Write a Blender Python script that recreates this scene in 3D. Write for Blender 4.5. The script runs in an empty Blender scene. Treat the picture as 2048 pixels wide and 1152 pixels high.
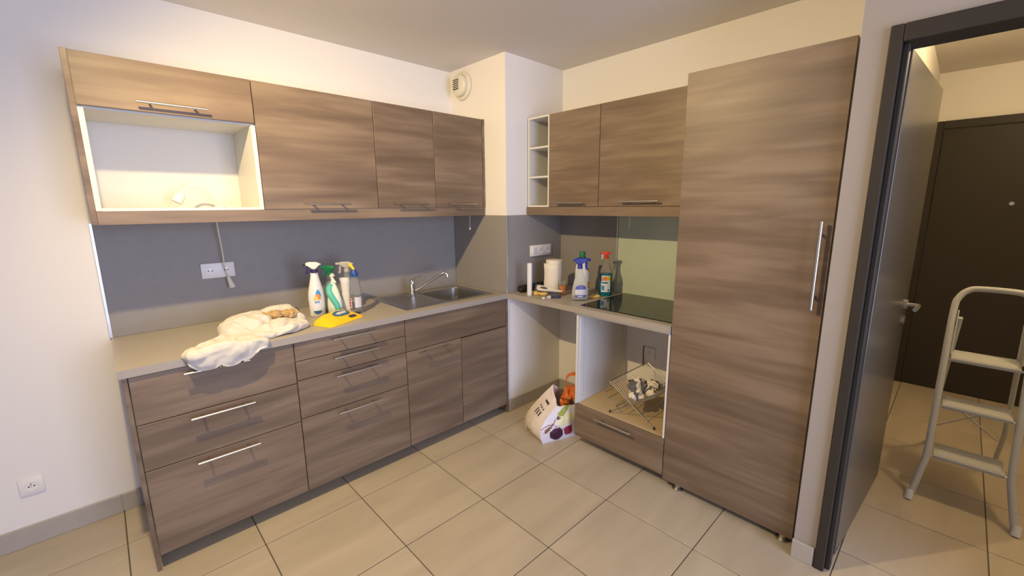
import bpy, bmesh, math, random
from mathutils import Vector, Matrix, noise
random.seed(7)
PI = math.pi
SC = bpy.context.scene
COL = SC.collection

# ------------------------------------------------------------------ camera, light, exposure
cam = bpy.data.cameras.new('camera')
cam_o = bpy.data.objects.new('camera', cam); COL.objects.link(cam_o)
F_PX = 856.56
cam.sensor_fit = 'HORIZONTAL'; cam.sensor_width = 36.0; cam.lens = F_PX / 2048 * 36.0
cam.clip_start = 0.05
YAW, PITCH, ROLL = -0.76343, -0.18974, -0.00747
fw = Vector((-math.sin(YAW)*math.cos(PITCH), math.cos(YAW)*math.cos(PITCH), math.sin(PITCH)))
rt = Vector((math.cos(YAW), math.sin(YAW), 0)); up = rt.cross(fw)
rt2 = math.cos(ROLL)*rt + math.sin(ROLL)*up; up2 = -math.sin(ROLL)*rt + math.cos(ROLL)*up
cam_o.matrix_world = Matrix(((rt2.x, up2.x, -fw.x, -2.6033), (rt2.y, up2.y, -fw.y, -2.7590), (rt2.z, up2.z, -fw.z, 1.5049), (0, 0, 0, 1)))
SC.camera = cam_o

world = bpy.data.worlds.new('world'); SC.world = world; world.use_nodes = True
world.node_tree.nodes['Background'].inputs[0].default_value = (0.62, 0.72, 1.0, 1)
world.node_tree.nodes['Background'].inputs[1].default_value = 0.6

SC.view_settings.view_transform = 'Standard'; SC.view_settings.look = 'None'
SC.view_settings.gamma = 1.0; SC.view_settings.use_curve_mapping = False
SC.view_settings.exposure = 0.08

def lamp(name, kind, loc, energy, color, target=None, **kw):
    l = bpy.data.lights.new(name, kind); l.energy = energy; l.color = color
    for k, v in kw.items(): setattr(l, k, v)
    o = bpy.data.objects.new(name, l); COL.objects.link(o); o.location = loc
    if target is not None:
        o.rotation_euler = (Vector(target)-Vector(loc)).to_track_quat('-Z', 'Y').to_euler()
    return o
# the kitchen's ceiling lamp above the frame (its place follows from the shadow edges), the hall's ceiling lamp beside
# the frame (from the ladder's shadow), and the daylight of the window behind the camera
lamp('ceiling_lamp_offscreen', 'SPOT', (-2.6, -1.2, 2.385), 165, (1.0, 0.74, 0.36), (-0.75, -1.15, 0.35), spot_size=math.radians(178), spot_blend=1.0, shadow_soft_size=0.02)
lamp('hall_lamp_offscreen', 'POINT', (0.60, -3.26, 2.36), 31, (1.0, 0.73, 0.38), shadow_soft_size=0.04)
lamp('window_behind_offscreen', 'AREA', (-1.9, -5.295, 1.25), 125, (0.64, 0.70, 1.0), (-1.9, 0, 1.25), shape='RECTANGLE', size=2.18, size_y=2.12)

# ------------------------------------------------------------------ materials
MATS = {}
def mat(name, color, rough=0.5, metal=0.0, spec=0.5, trans=0.0, ior=1.45, bump=None, var=None, coat=0.0):
    if name in MATS: return MATS[name]
    m = bpy.data.materials.new(name); m.use_nodes = True; MATS[name] = m
    nt = m.node_tree; b = nt.nodes['Principled BSDF']
    b.inputs['Base Color'].default_value = (*color, 1); b.inputs['Roughness'].default_value = rough
    b.inputs['Metallic'].default_value = metal; b.inputs['Specular IOR Level'].default_value = spec
    b.inputs['Transmission Weight'].default_value = trans; b.inputs['IOR'].default_value = ior
    b.inputs['Coat Weight'].default_value = coat
    if var or bump:
        geo = nt.nodes.new('ShaderNodeNewGeometry')
    if var:   # (scale, amount)
        n = nt.nodes.new('ShaderNodeTexNoise'); n.inputs['Scale'].default_value = var[0]; n.inputs['Detail'].default_value = 4
        nt.links.new(geo.outputs['Position'], n.inputs['Vector'])
        mx = nt.nodes.new('ShaderNodeMix'); mx.data_type = 'RGBA'
        mx.inputs[6].default_value = (*[max(0, c*(1-var[1])) for c in color], 1)
        mx.inputs[7].default_value = (*[min(1, c*(1+var[1])) for c in color], 1)
        nt.links.new(n.outputs['Fac'], mx.inputs[0]); nt.links.new(mx.outputs[2], b.inputs['Base Color'])
    if bump:  # (scale, strength, distance)
        n = nt.nodes.new('ShaderNodeTexNoise'); n.inputs['Scale'].default_value = bump[0]; n.inputs['Detail'].default_value = 3
        nt.links.new(geo.outputs['Position'], n.inputs['Vector'])
        bp = nt.nodes.new('ShaderNodeBump'); bp.inputs['Strength'].default_value = bump[1]; bp.inputs['Distance'].default_value = bump[2]
        nt.links.new(n.outputs['Fac'], bp.inputs['Height']); nt.links.new(bp.outputs[0], b.inputs['Normal'])
    return m

def wood(name, axis, c_dark, c_mid, c_light, rough=0.42):
    """laminate with a soft horizontal grain running along the given axis"""
    m = bpy.data.materials.new(name); m.use_nodes = True; MATS[name] = m
    nt = m.node_tree; L = nt.links; b = nt.nodes['Principled BSDF']
    b.inputs['Roughness'].default_value = rough; b.inputs['Specular IOR Level'].default_value = 0.35
    geo = nt.nodes.new('ShaderNodeNewGeometry'); info = nt.nodes.new('ShaderNodeObjectInfo')
    off = nt.nodes.new('ShaderNodeVectorMath'); off.operation = 'SCALE'; off.inputs[0].default_value = (17.3, 9.1, 23.7)
    L.new(info.outputs['Random'], off.inputs['Scale'])
    add = nt.nodes.new('ShaderNodeVectorMath'); add.operation = 'ADD'
    L.new(geo.outputs['Position'], add.inputs[0]); L.new(off.outputs[0], add.inputs[1])
    def tex(along, across, detail, dist, rough_n=0.55):
        mp = nt.nodes.new('ShaderNodeMapping')
        sc = [across]*3; sc['XYZ'.index(axis)] = along
        mp.inputs['Scale'].default_value = sc
        n = nt.nodes.new('ShaderNodeTexNoise'); n.inputs['Scale'].default_value = 1; n.inputs['Detail'].default_value = detail
        n.inputs['Roughness'].default_value = rough_n; n.inputs['Distortion'].default_value = dist
        L.new(add.outputs[0], mp.inputs[0]); L.new(mp.outputs[0], n.inputs['Vector'])
        return n
    n1 = tex(1.1, 9.0, 2.5, 0.4); n2 = tex(1.7, 20.0, 2.5, 0.6); n3 = tex(6.0, 220.0, 2.0, 0.0)
    ma = nt.nodes.new('ShaderNodeMath'); ma.operation = 'MULTIPLY_ADD'; ma.inputs[1].default_value = 0.40
    mb = nt.nodes.new('ShaderNodeMath'); mb.operation = 'MULTIPLY'; mb.inputs[1].default_value = 0.62
    L.new(n1.outputs['Fac'], mb.inputs[0]); L.new(n2.outputs['Fac'], ma.inputs[0]); L.new(mb.outputs[0], ma.inputs[2])
    mc = nt.nodes.new('ShaderNodeMath'); mc.operation = 'MULTIPLY_ADD'; mc.inputs[1].default_value = 0.07
    L.new(n3.outputs['Fac'], mc.inputs[0]); L.new(ma.outputs[0], mc.inputs[2])
    r = nt.nodes.new('ShaderNodeValToRGB'); e = r.color_ramp.elements
    e[0].position = 0.38; e[0].color = (*c_dark, 1); e[1].position = 0.74; e[1].color = (*c_light, 1)
    x = e.new(0.53); x.color = (*c_mid, 1)
    x = e.new(0.62); x.color = (*[(p+q)/2 for p, q in zip(c_mid, c_light)], 1)
    L.new(mc.outputs[0], r.inputs[0]); L.new(r.outputs[0], b.inputs['Base Color'])
    bp = nt.nodes.new('ShaderNodeBump'); bp.inputs['Strength'].default_value = 0.12; bp.inputs['Distance'].default_value = 0.001
    L.new(n3.outputs['Fac'], bp.inputs['Height']); L.new(bp.outputs[0], b.inputs['Normal'])
    return m

WD, WM, WL = (0.128, 0.090, 0.062), (0.176, 0.126, 0.087), (0.268, 0.200, 0.140)
wood('walnut_x', 'X', WD, WM, WL); wood('walnut_y', 'Y', WD, WM, WL)

def tile_mat():
    m = bpy.data.materials.new('tile'); m.use_nodes = True; MATS['tile'] = m
    nt = m.node_tree; L = nt.links; b = nt.nodes['Principled BSDF']
    b.inputs['Roughness'].default_value = 0.38; b.inputs['Specular IOR Level'].default_value = 0.4
    geo = nt.nodes.new('ShaderNodeNewGeometry'); info = nt.nodes.new('ShaderNodeObjectInfo')
    off = nt.nodes.new('ShaderNodeVectorMath'); off.operation = 'SCALE'; off.inputs[0].default_value = (31, 17, 5)
    L.new(info.outputs['Random'], off.inputs['Scale'])
    add = nt.nodes.new('ShaderNodeVectorMath'); add.operation = 'ADD'
    L.new(geo.outputs['Position'], add.inputs[0]); L.new(off.outputs[0], add.inputs[1])
    mp = nt.nodes.new('ShaderNodeMapping'); mp.inputs['Scale'].default_value = (1.6, 9.0, 4); L.new(add.outputs[0], mp.inputs[0])
    n = nt.nodes.new('ShaderNodeTexNoise'); n.inputs['Scale'].default_value = 1; n.inputs['Detail'].default_value = 4; n.inputs['Distortion'].default_value = 0.3
    L.new(mp.outputs[0], n.inputs['Vector'])
    r = nt.nodes.new('ShaderNodeValToRGB'); e = r.color_ramp.elements
    e[0].position = 0.33; e[0].color = (0.41, 0.352, 0.266, 1); e[1].position = 0.7; e[1].color = (0.49, 0.425, 0.325, 1)
    L.new(n.outputs['Fac'], r.inputs[0]); L.new(r.outputs[0], b.inputs['Base Color'])
tile_mat()
mat('grout', (0.10, 0.085, 0.07), 0.9, var=(40, 0.2))
mat('wall_paint', (0.80, 0.775, 0.74), 0.75, spec=0.2, bump=(180, 0.08, 0.002))
mat('wall_taupe', (0.36, 0.325, 0.295), 0.75, spec=0.2, bump=(180, 0.08, 0.002))
mat('ceiling_paint', (0.74, 0.70, 0.655), 0.85, spec=0.1)
mat('skirting', (0.40, 0.365, 0.325), 0.4, var=(14, 0.08))
mat('worktop', (0.36, 0.325, 0.285), 0.42, var=(260, 0.14), bump=(300, 0.03, 0.001))
mat('slate', (0.27, 0.255, 0.242), 0.55, var=(26, 0.07), bump=(60, 0.05, 0.001))
mat('carcass_white', (0.68, 0.67, 0.63), 0.4)
mat('chipboard', (0.48, 0.36, 0.20), 0.75, var=(70, 0.18))
mat('steel', (0.50, 0.485, 0.46), 0.32, 1.0)
mat('steel_dark', (0.30, 0.29, 0.275), 0.30, 1.0)
mat('chrome', (0.80, 0.80, 0.80), 0.08, 1.0)
mat('alu', (0.60, 0.63, 0.68), 0.38, 0.8)
mat('glass_black', (0.008, 0.009, 0.008), 0.06, spec=0.6)
mat('glass_green', (0.50, 0.57, 0.46), 0.12, spec=0.5)
mat('white_plastic', (0.80, 0.78, 0.76), 0.35)
mat('cream_plastic', (0.70, 0.66, 0.54), 0.4)
mat('dark_hole', (0.02, 0.02, 0.02), 0.8)
mat('black_plastic', (0.02, 0.02, 0.022), 0.45)
mat('door_dark', (0.040, 0.034, 0.027), 0.45, spec=0.22)
mat('leaf_grey', (0.088, 0.081, 0.068), 0.26, spec=0.5)
mat('cloth_white', (0.60, 0.575, 0.535), 0.9, spec=0.1, bump=(500, 0.15, 0.001))
mat('bottle_white', (0.72, 0.71, 0.69), 0.3)
mat('ladder_white', (0.50, 0.51, 0.49), 0.4)
mat('ladder_tread', (0.50, 0.51, 0.49), 0.6)
mat('paper', (0.74, 0.69, 0.60), 0.9, spec=0.1, bump=(130, 0.3, 0.002))
mat('clear_plastic', (0.95, 0.97, 0.97), 0.05, trans=0.96, ior=1.10)
mat('smoke_plastic', (0.80, 0.84, 0.82), 0.12, trans=0.85, ior=1.10)
mat('liquid_blue', (0.012, 0.20, 0.27), 0.12, trans=0.25, ior=1.3)
for nm, c in dict(purple=(0.03, 0.02, 0.10), blue=(0.02, 0.035, 0.30), cap_blue=(0.02, 0.07, 0.28), yellow=(0.80, 0.58, 0.03), wipe_yellow=(0.82, 0.52, 0.015), green=(0.005, 0.16, 0.06),
                  teal=(0.10, 0.47, 0.38), dark_teal=(0.015, 0.14, 0.15), red=(0.62, 0.045, 0.02), orange=(0.80, 0.19, 0.03), pale_green=(0.63, 0.70, 0.58),
                  label_blue=(0.10, 0.11, 0.40), label_grey=(0.58, 0.58, 0.62), label_sky=(0.05, 0.28, 0.62), label_navy=(0.03, 0.12, 0.25), label_orange=(0.72, 0.25, 0.06), label_white=(0.72, 0.76, 0.80), label_pink=(0.72, 0.50, 0.56), label_plum=(0.22, 0.05, 0.16),
                  grey_head=(0.42, 0.40, 0.36), brush_dark=(0.05, 0.05, 0.085), brush_cream=(0.80, 0.74, 0.60), ink=(0.05, 0.045, 0.05), bag_cream=(0.72, 0.63, 0.54), pear=(0.28, 0.34, 0.03), bag_yellow=(0.72, 0.68, 0.40), grape=(0.05, 0.01, 0.035), berry=(0.26, 0.02, 0.05), bag_lilac=(0.68, 0.66, 0.74), hem=(0.22, 0.09, 0.06), tape_black=(0.012, 0.012, 0.012), label_green=(0.35, 0.50, 0.30)).items():
    mat(nm, c, 0.4)
mat('sponge', (0.66, 0.44, 0.12), 0.95, var=(90, 0.35), bump=(200, 0.5, 0.003))
mat('rag_ochre', (0.46, 0.31, 0.14), 0.95, var=(45, 0.75), bump=(220, 0.4, 0.002))
mat('orange_bag', (0.78, 0.20, 0.045), 0.4, trans=0.15, var=(18, 0.25))
mat('juice', (0.55, 0.18, 0.06), 0.6, var=(160, 0.5))
def stripe_mat():
    m = bpy.data.materials.new('striped_cloth'); m.use_nodes = True; MATS['striped_cloth'] = m
    nt = m.node_tree; L = nt.links; b = nt.nodes['Principled BSDF']; b.inputs['Roughness'].default_value = 0.9
    geo = nt.nodes.new('ShaderNodeNewGeometry'); w = nt.nodes.new('ShaderNodeTexWave')
    w.inputs['Scale'].default_value = 5.5; w.inputs['Distortion'].default_value = 9; w.inputs['Detail'].default_value = 1.0; w.inputs['Detail Scale'].default_value = 2.0
    L.new(geo.outputs['Position'], w.inputs['Vector'])
    r = nt.nodes.new('ShaderNodeValToRGB'); r.color_ramp.interpolation = 'EASE'; e = r.color_ramp.elements
    e[0].position = 0.30; e[0].color = (0.13, 0.125, 0.13, 1); e[1].position = 0.46; e[1].color = (0.80, 0.74, 0.64, 1)
    L.new(w.outputs['Fac'], r.inputs[0]); L.new(r.outputs[0], b.inputs['Base Color'])
stripe_mat()

# ------------------------------------------------------------------ mesh helpers
def nb(): return bmesh.new()
def box(bm, lo, hi, bev=0.0, seg=1):
    lo = Vector(lo); hi = Vector(hi)
    a = Vector([min(p, q) for p, q in zip(lo, hi)]); b = Vector([max(p, q) for p, q in zip(lo, hi)])
    g = bmesh.ops.create_cube(bm, size=1)
    for v in g['verts']:
        v.co = Vector([(a[i]+b[i])/2 + v.co[i]*(b[i]-a[i]) for i in range(3)])
    if bev > 0:
        es = list({e for v in g['verts'] for e in v.link_edges})
        bmesh.ops.bevel(bm, geom=es, offset=bev, segments=seg, affect='EDGES', profile=0.5)
    return bm
def ring_loft(bm, rings, cap0=True, cap1=True, closed=True):
    vs = [[bm.verts.new(p) for p in r] for r in rings]
    n = len(vs[0])
    for a, b in zip(vs, vs[1:]):
        for i in range(n if closed else n-1):
            j = (i+1) % n
            bm.faces.new((a[i], a[j], b[j], b[i]))
    if cap0: bm.faces.new(list(reversed(vs[0])))
    if cap1: bm.faces.new(vs[-1])
    return vs
def lathe(bm, prof, seg=24, sx=1.0, sy=1.0, c=(0, 0, 0), cap0=True, cap1=True):
    """prof: (r, z) or (r, z, dx) rows from bottom to top"""
    rings = []
    for p in prof:
        dx = p[2] if len(p) > 2 else 0
        rings.append([Vector((c[0]+dx+p[0]*sx*math.cos(2*PI*i/seg), c[1]+p[0]*sy*math.sin(2*PI*i/seg), c[2]+p[1])) for i in range(seg)])
    ring_loft(bm, rings, cap0, cap1); return bm
def smooth_path(pts, n=8):
    pts = [Vector(p) for p in pts]; P = [pts[0]]+pts+[pts[-1]]; out = []
    for k in range(1, len(P)-2):
        a, b, c, d = P[k-1:k+3]
        for i in range(n):
            t = i/n
            out.append(0.5*((2*b)+(c-a)*t+(2*a-5*b+4*c-d)*t*t+(3*b-a-3*c+d)*t**3))
    out.append(pts[-1]); return out
def tube(bm, pts, r, seg=8, flat=None):
    pts = [Vector(p) for p in pts]; rs = r if isinstance(r, (list, tuple)) else [r]*len(pts)
    rings = []; prev = None
    for i, p in enumerate(pts):
        d = (pts[min(i+1, len(pts)-1)]-pts[max(i-1, 0)]).normalized()
        if prev is None:
            n = d.orthogonal().normalized()
            if abs(d.z) < 0.9: n = d.cross(Vector((0, 0, 1))).normalized()
        else: n = (prev - d*prev.dot(d)).normalized()
        prev = n; b = d.cross(n)
        rings.append([p+(n*math.cos(2*PI*k/seg)+b*math.sin(2*PI*k/seg)*(flat or 1))*rs[i] for k in range(seg)])
    ring_loft(bm, rings); return bm
def cyl(bm, a, b, r, seg=16): return tube(bm, [a, b], r, seg)
def prism(bm, poly, t, axis='Y', bev=0.0, seg=2, c=0.0):
    """poly in the plane across axis (Y: x,z; X: y,z; Z: x,y), thickness t around c"""
    def P(p, s):
        return {'Y': Vector((p[0], c+s, p[1])), 'X': Vector((c+s, p[0], p[1])), 'Z': Vector((p[0], p[1], c+s))}[axis]
    vs = ring_loft(bm, [[P(p, -t/2) for p in poly], [P(p, t/2) for p in poly]])
    if bev: 
        es = list({e for r in vs for v in r for e in v.link_edges})
        bmesh.ops.bevel(bm, geom=es, offset=bev, segments=seg, affect='EDGES', profile=0.5)
    return bm
def xf(bm, m):
    bmesh.ops.transform(bm, matrix=m, verts=bm.verts); return bm
def chaikin(poly, n=2):
    for _ in range(n):
        q = []
        for i in range(len(poly)):
            a, b = Vector(poly[i]), Vector(poly[(i+1) % len(poly)])
            q += [tuple(a*0.75+b*0.25), tuple(a*0.25+b*0.75)]
        poly = q
    return poly

def obj(name, bm, m, parent=None, smooth=False, local=False, label=None):
    """one mesh object; world coordinates unless local, when they are the parent's own"""
    bmesh.ops.recalc_face_normals(bm, faces=bm.faces)
    if parent is not None and not local:
        root = parent; off = Vector(parent.location)
        while root.parent: root = root.parent; off += Vector(root.location)
        bmesh.ops.translate(bm, vec=-off, verts=bm.verts)
    me = bpy.data.meshes.new(name); bm.to_mesh(me); bm.free()
    ms = m if isinstance(m, (list, tuple)) else [m]
    for k in ms: me.materials.append(MATS[k])
    if smooth:
        me.shade_smooth()
        try: me.set_sharp_from_angle(angle=math.radians(38))
        except Exception: pass
    o = bpy.data.objects.new(name, me); COL.objects.link(o)
    if parent is not None: o.parent = parent
    if label: o['label'] = label
    return o
def tag(o, label, cat, group=None):
    o['label'] = label; o['category'] = cat
    if group: o['group'] = group
    return o
def thing(name, label, cat, loc=(0, 0, 0), rotz=0.0, group=None):
    o = bpy.data.objects.new(name, None); COL.objects.link(o); o.empty_display_size = 0.05
    o.location = loc; o.rotation_euler = (0, 0, rotz)
    return tag(o, label, cat, group)
def struct(name, bm, m, parent=None, label=None):
    o = obj(name, bm, m, parent)
    if parent is None: o['kind'] = 'structure'
    if label: o['label'] = label
    return o

# ------------------------------------------------------------------ the setting
H = 2.47
XP, YP = -0.58, -0.595            # faces of the corner shaft
XD = -0.61; XD2 = -0.51           # faces of the door wall
YS = -2.43                        # where the door wall starts
XW, YSO = -5.2, -5.2              # walls behind the camera
XE, YH = 2.2, -4.4                # far and near end of the hall
def b1(lo, hi, bev=0): return box(nb(), lo, hi, bev)
struct('wall_back', b1((XW-0.1, 0, 0), (0.1, 0.1, H)), 'wall_paint')
struct('wall_right', b1((0, YS, 0), (0.1, 0, H)), 'wall_paint')
struct('wall_shaft', b1((XP, YP, 0), (0, 0, H)), 'wall_paint', label='white boxed shaft in the kitchen corner')
struct('wall_hall_side', b1((XD2, -2.49, 0), (XE, YS, H)), 'wall_paint')
bm = nb(); box(bm, (XD, -2.53, 0), (XD2, YS, H)); box(bm, (XD, -3.42, 2.05), (XD2, -2.53, H)); box(bm, (XD, YSO, 0), (XD2, -3.42, H))
struct('wall_doorway', bm, 'wall_taupe')
struct('wall_hall_end', b1((XE, YH, 0), (XE+0.1, -2.43, H)), 'wall_paint')
struct('wall_hall_near', b1((XD2, YH-0.1, 0), (XE+0.1, YH, H)), 'wall_paint')
struct('wall_west', b1((XW-0.1, YSO, 0), (XW, 0, H)), 'wall_paint')
bm = nb(); box(bm, (XW, YSO-0.1, 0), (-3.0, YSO, H)); box(bm, (-0.8, YSO-0.1, 0), (XD, YSO, H)); box(bm, (-3.0, YSO-0.1, 2.32), (-0.8, YSO, H)); box(bm, (-3.0, YSO-0.1, 0), (-0.8, YSO, 0.18))
struct('wall_south', bm, 'wall_paint')
struct('ceiling', b1((XW-0.1, YSO-0.1, H), (XE+0.1, 0.1, H+0.1)), 'ceiling_paint')
# floor: grout bed with laid tiles
fl = struct('floor', b1((XW-0.1, YSO-0.1, -0.06), (XE+0.1, 0.1, -0.0025)), 'grout')
GX, GY, GS = -1.7927, -0.755, 0.4535
def tile_mesh(x0, x1, y0, y1):
    me_bm = box(nb(), (x0, y0, -0.012), (x1, y1, 0.0), 0.0012)
    return me_bm
J = 0.0022
shared = {}
def lay(x0, x1, y0, y1):
    w, d = round(x1-x0, 4), round(y1-y0, 4)
    if w < 0.02 or d < 0.02: return
    if (w, d) not in shared:
        bmx = tile_mesh(-w/2, w/2, -d/2, d/2); me = bpy.data.meshes.new('tile'); bmx.to_mesh(me); bmx.free(); me.materials.append(MATS['tile']); shared[(w, d)] = me
    o = bpy.data.objects.new('tile', shared[(w, d)]); COL.objects.link(o); o.parent = fl; o.location = ((x0+x1)/2, (y0+y1)/2, 0)
for i in range(-6, 10):
    for j in range(-2, 10):
        x0, x1 = GX+i*GS+J, GX+(i+1)*GS-J
        y1, y0 = GY-j*GS-J, GY-(j+1)*GS+J
        a0, a1 = max(x0, XW), min(x1, XD2 if False else XE); c0, c1 = max(y0, YSO), min(y1, 0)
        if a1 <= a0 or c1 <= c0: continue
        if a0 >= XD and c0 >= YS-0.05 and a0 >= 0: continue          # behind the right wall
        if a0 > 0 and c1 > YS: c1 = min(c1, -2.49)
        if a0 < 0 < a1 and c0 > -2.49: a1 = 0
        if c0 < YH-0.3 and a0 > XD: continue
        if c0 < -4.2: continue
        lay(a0, a1, c0, c1)

def skirting(name, axis, fixed, a0, a1, thick, h, joints, m='skirting'):
    """a run of tile skirting cut at the joints; each length a piece of its own"""
    root = bpy.data.objects.new(name, None); COL.objects.link(root); root['kind'] = 'structure'
    cuts = [a0]+[j for j in joints if a0 < j < a1]+[a1]
    for p, q in zip(cuts, cuts[1:]):
        if axis == 'x': bmx = box(nb(), (p+0.001, fixed, 0.0), (q-0.001, fixed+thick, h), 0.002)
        else: bmx = box(nb(), (fixed, p+0.001, 0.0), (fixed+thick, q-0.001, h), 0.002)
        obj('tile', bmx, m, root)
xj = [GX+i*GS for i in range(-7, 5)]; yj = [GY-j*GS for j in range(12)]
skirting('baseboard_back', 'x', -0.012, XW, -2.625, 0.012, 0.095, xj)
skirting('baseboard_shaft', 'x', YP-0.012, XP+0.005, -0.012, 0.012, 0.095, xj)
skirting('baseboard_right', 'y', -0.012, -1.2, YP-0.012, 0.012, 0.095, yj)
skirting('baseboard_doorway', 'y', XD-0.014, -2.507, YS+0.004, 0.014, 0.085, [])

# door frame and the two doors
fr = thing('door_frame', 'dark grey metal frame around the open doorway beside the tall cabinet', 'door frame', (XD, -2.98, 0))
del fr['category']; fr.name = 'trim_1'; fr['kind'] = 'structure'
def jamb(y0, y1):
    bm = nb(); box(bm, (XD-0.016, y0, 0), (XD2+0.016, y1, 2.078), 0.004, 2); return bm
obj('jamb', jamb(-2.510, -2.545), 'door_dark', fr)
obj('jamb', jamb(-3.405, -3.440), 'door_dark', fr)
obj('stop', b1((XD+0.012, -2.5445, 0), (XD2-0.042, -2.562, 2.022), 0.003), 'door_dark', fr)
obj('stop', b1((XD+0.012, -3.4055, 0), (XD2-0.042, -3.388, 2.022), 0.003), 'door_dark', fr)
bm = nb(); box(bm, (XD-0.016, -2.5452, 2.022), (XD2+0.016, -3.4048, 2.078), 0.004, 2); obj('head', bm, 'door_dark', fr)
# open leaf, hinged on the jamb, swung into the hall
hx, hy = -0.49, -2.562
ang = math.atan2(-2.612-hy, 0.367-hx); Lf = math.hypot(0.367-hx, -2.612-hy)
lf = bpy.data.objects.new('door_1', None); COL.objects.link(lf); lf['kind'] = 'structure'; lf['label'] = 'grey door leaf swung open into the hall'
lf.location = (hx, hy, 0); lf.rotation_euler = (0, 0, ang)
obj('leaf', box(nb(), (0.0, 0.0, 0.008), (Lf, 0.04, 2.03), 0.002), 'leaf_grey', lf, local=True)
bm = nb(); cyl(bm, (Lf-0.065, 0.0, 1.0), (Lf-0.065, -0.010, 1.0), 0.025, 20); cyl(bm, (Lf-0.065, -0.008, 1.0), (Lf-0.065, -0.055, 1.0), 0.0095, 12)
tube(bm, smooth_path([(Lf-0.065, -0.048, 1.0), (Lf-0.085, -0.052, 1.0), (Lf-0.185, -0.052, 0.998)], 4), 0.0095, 10)
obj('door_handle', bm, 'steel', lf, smooth=True, local=True, label='steel lever handle')
bm = nb(); cyl(bm, (Lf-0.065, 0.0, 0.92), (Lf-0.065, -0.008, 0.92), 0.022, 20); obj('key_plate', bm, 'steel', lf, smooth=True, local=True)
for z in (0.25, 1.05, 1.8):
    bm = nb(); cyl(bm, (-0.005, 0.020, z-0.04), (-0.005, 0.020, z+0.04), 0.0048, 10); obj('hinge', bm, 'door_dark', lf, smooth=True, local=True)
# flat entrance door at the end of the hall
ed = bpy.data.objects.new('door_2', None); COL.objects.link(ed); ed['kind'] = 'structure'; ed['label'] = 'dark entrance door with peephole at the end of the hall'
ed.location = (XE, -3.0, 0)
bm = nb(); box(bm, (XE-0.03, -2.50, 0), (XE-0.001, -2.56, 2.115), 0.004); box(bm, (XE-0.03, -3.56, 0), (XE-0.001, -3.50, 2.115), 0.004); box(bm, (XE-0.03, -3.5, 2.055), (XE-0.001, -2.56, 2.115), 0.004)
obj('frame', bm, 'door_dark', ed)
obj('leaf', b1((XE-0.022, -3.497, 0.006), (XE-0.001, -2.563, 2.05), 0.003), 'door_dark', ed)
bm = nb(); cyl(bm, (XE-0.022, -2.983, 1.494), (XE-0.028, -2.983, 1.494), 0.013, 16); obj('peephole', bm, 'steel', ed, smooth=True)

# window behind the camera
wn = bpy.data.objects.new('window_1', None); COL.objects.link(wn); wn['kind'] = 'structure'; wn.location = (-1.9, YSO, 0)
bm = nb()
for x in (-3.0, -1.93, -0.86): box(bm, (x, YSO-0.07, 0.18), (x+0.06, YSO-0.02, 2.32))
box(bm, (-3.0, YSO-0.07, 0.18), (-0.8, YSO-0.02, 0.24)); box(bm, (-3.0, YSO-0.07, 2.26), (-0.8, YSO-0.02, 2.32))
obj('window_frame', bm, 'white_plastic', wn)

# ------------------------------------------------------------------ kitchen fronts and handles
def handle_bm(axis, a0, a1, front, z, out, vertical=False):
    """bar handle on two posts; axis 'x' sits on a front at y=front, 'y' on a front at x=front"""
    bm = nb(); d = front-out; L = a1-a0
    def P(a, q, zz): return (a, q, zz) if axis == 'x' else (q, a, zz)
    cyl(bm, P(a0, d, z), P(a1, d, z), 0.0052, 10)
    for t in (0.18, 0.82):
        cyl(bm, P(a0+L*t, front+0.0005, z), P(a0+L*t, d, z), 0.0048, 8)
    return bm
def front_panel(name, axis, a0, a1, front, z0, z1, parent, hnd=None, t=0.018, gap=0.0018):
    a0, a1 = min(a0, a1)+gap, max(a0, a1)-gap
    if axis == 'x': bm = box(nb(), (a0, front, z0+gap), (a1, front+t, z1-gap), 0.0012)
    else: bm = box(nb(), (front, a0, z0+gap), (front+t, a1, z1-gap), 0.0012)
    o = obj(name, bm, 'walnut_x' if axis == 'x' else 'walnut_y', parent)
    if hnd: obj('handle', handle_bm(axis, hnd[0], hnd[1], front, hnd[2], 0.034), 'steel', o, smooth=True, label='slim steel bar handle')
    return o
def legs(parent, xs, ys, h, m='black_plastic', r=0.017):
    for x in xs:
        for y in ys:
            bm = nb(); lathe(bm, [(0.028, 0), (0.028, 0.006), (0.02, 0.012), (r, 0.016), (r, h)], 14, c=(x, y, 0)); obj('leg', bm, m, parent, smooth=True)
FL = -0.603; DB = 0.067; ZT = 0.864
def base_carcass(x0, x1, parent):
    bm = nb(); yb, yf = -0.02, FL+0.022
    box(bm, (x0+0.001, yf, 0.072), (x0+0.019, yb, ZT-0.001)); box(bm, (x1-0.019, yf, 0.072), (x1-0.001, yb, ZT-0.001))
    box(bm, (x0+0.019, yf, 0.072), (x1-0.019, yb, 0.09)); box(bm, (x0+0.019, yb-0.012, 0.09), (x1-0.019, yb, ZT-0.001))
    box(bm, (x0+0.019, yf, ZT-0.05), (x1-0.019, yf+0.018, ZT-0.001))
    obj('carcass', bm, 'carcass_white', parent)
    legs(parent, (x0+0.06, x1-0.06), (-0.40, -0.1), 0.0715)
c = thing('drawer_cabinet', 'walnut base cabinet with three wide drawers under the crumpled white sheet', 'cabinet', (-2.3, -0.3, 0))
base_carcass(-2.6, -2.0, c)
for z0, z1, hz in ((0.657, 0.862, 0.838), (0.455, 0.657, 0.636), (DB, 0.455, 0.432)):
    front_panel('drawer', 'x', -2.6, -2.0, FL, z0, z1, c, (-2.43, -2.193, hz))
c = thing('drawer_cabinet', 'walnut base cabinet with four drawers below the cleaning sprays', 'cabinet', (-1.7, -0.3, 0))
base_carcass(-2.0, -1.4, c)
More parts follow.
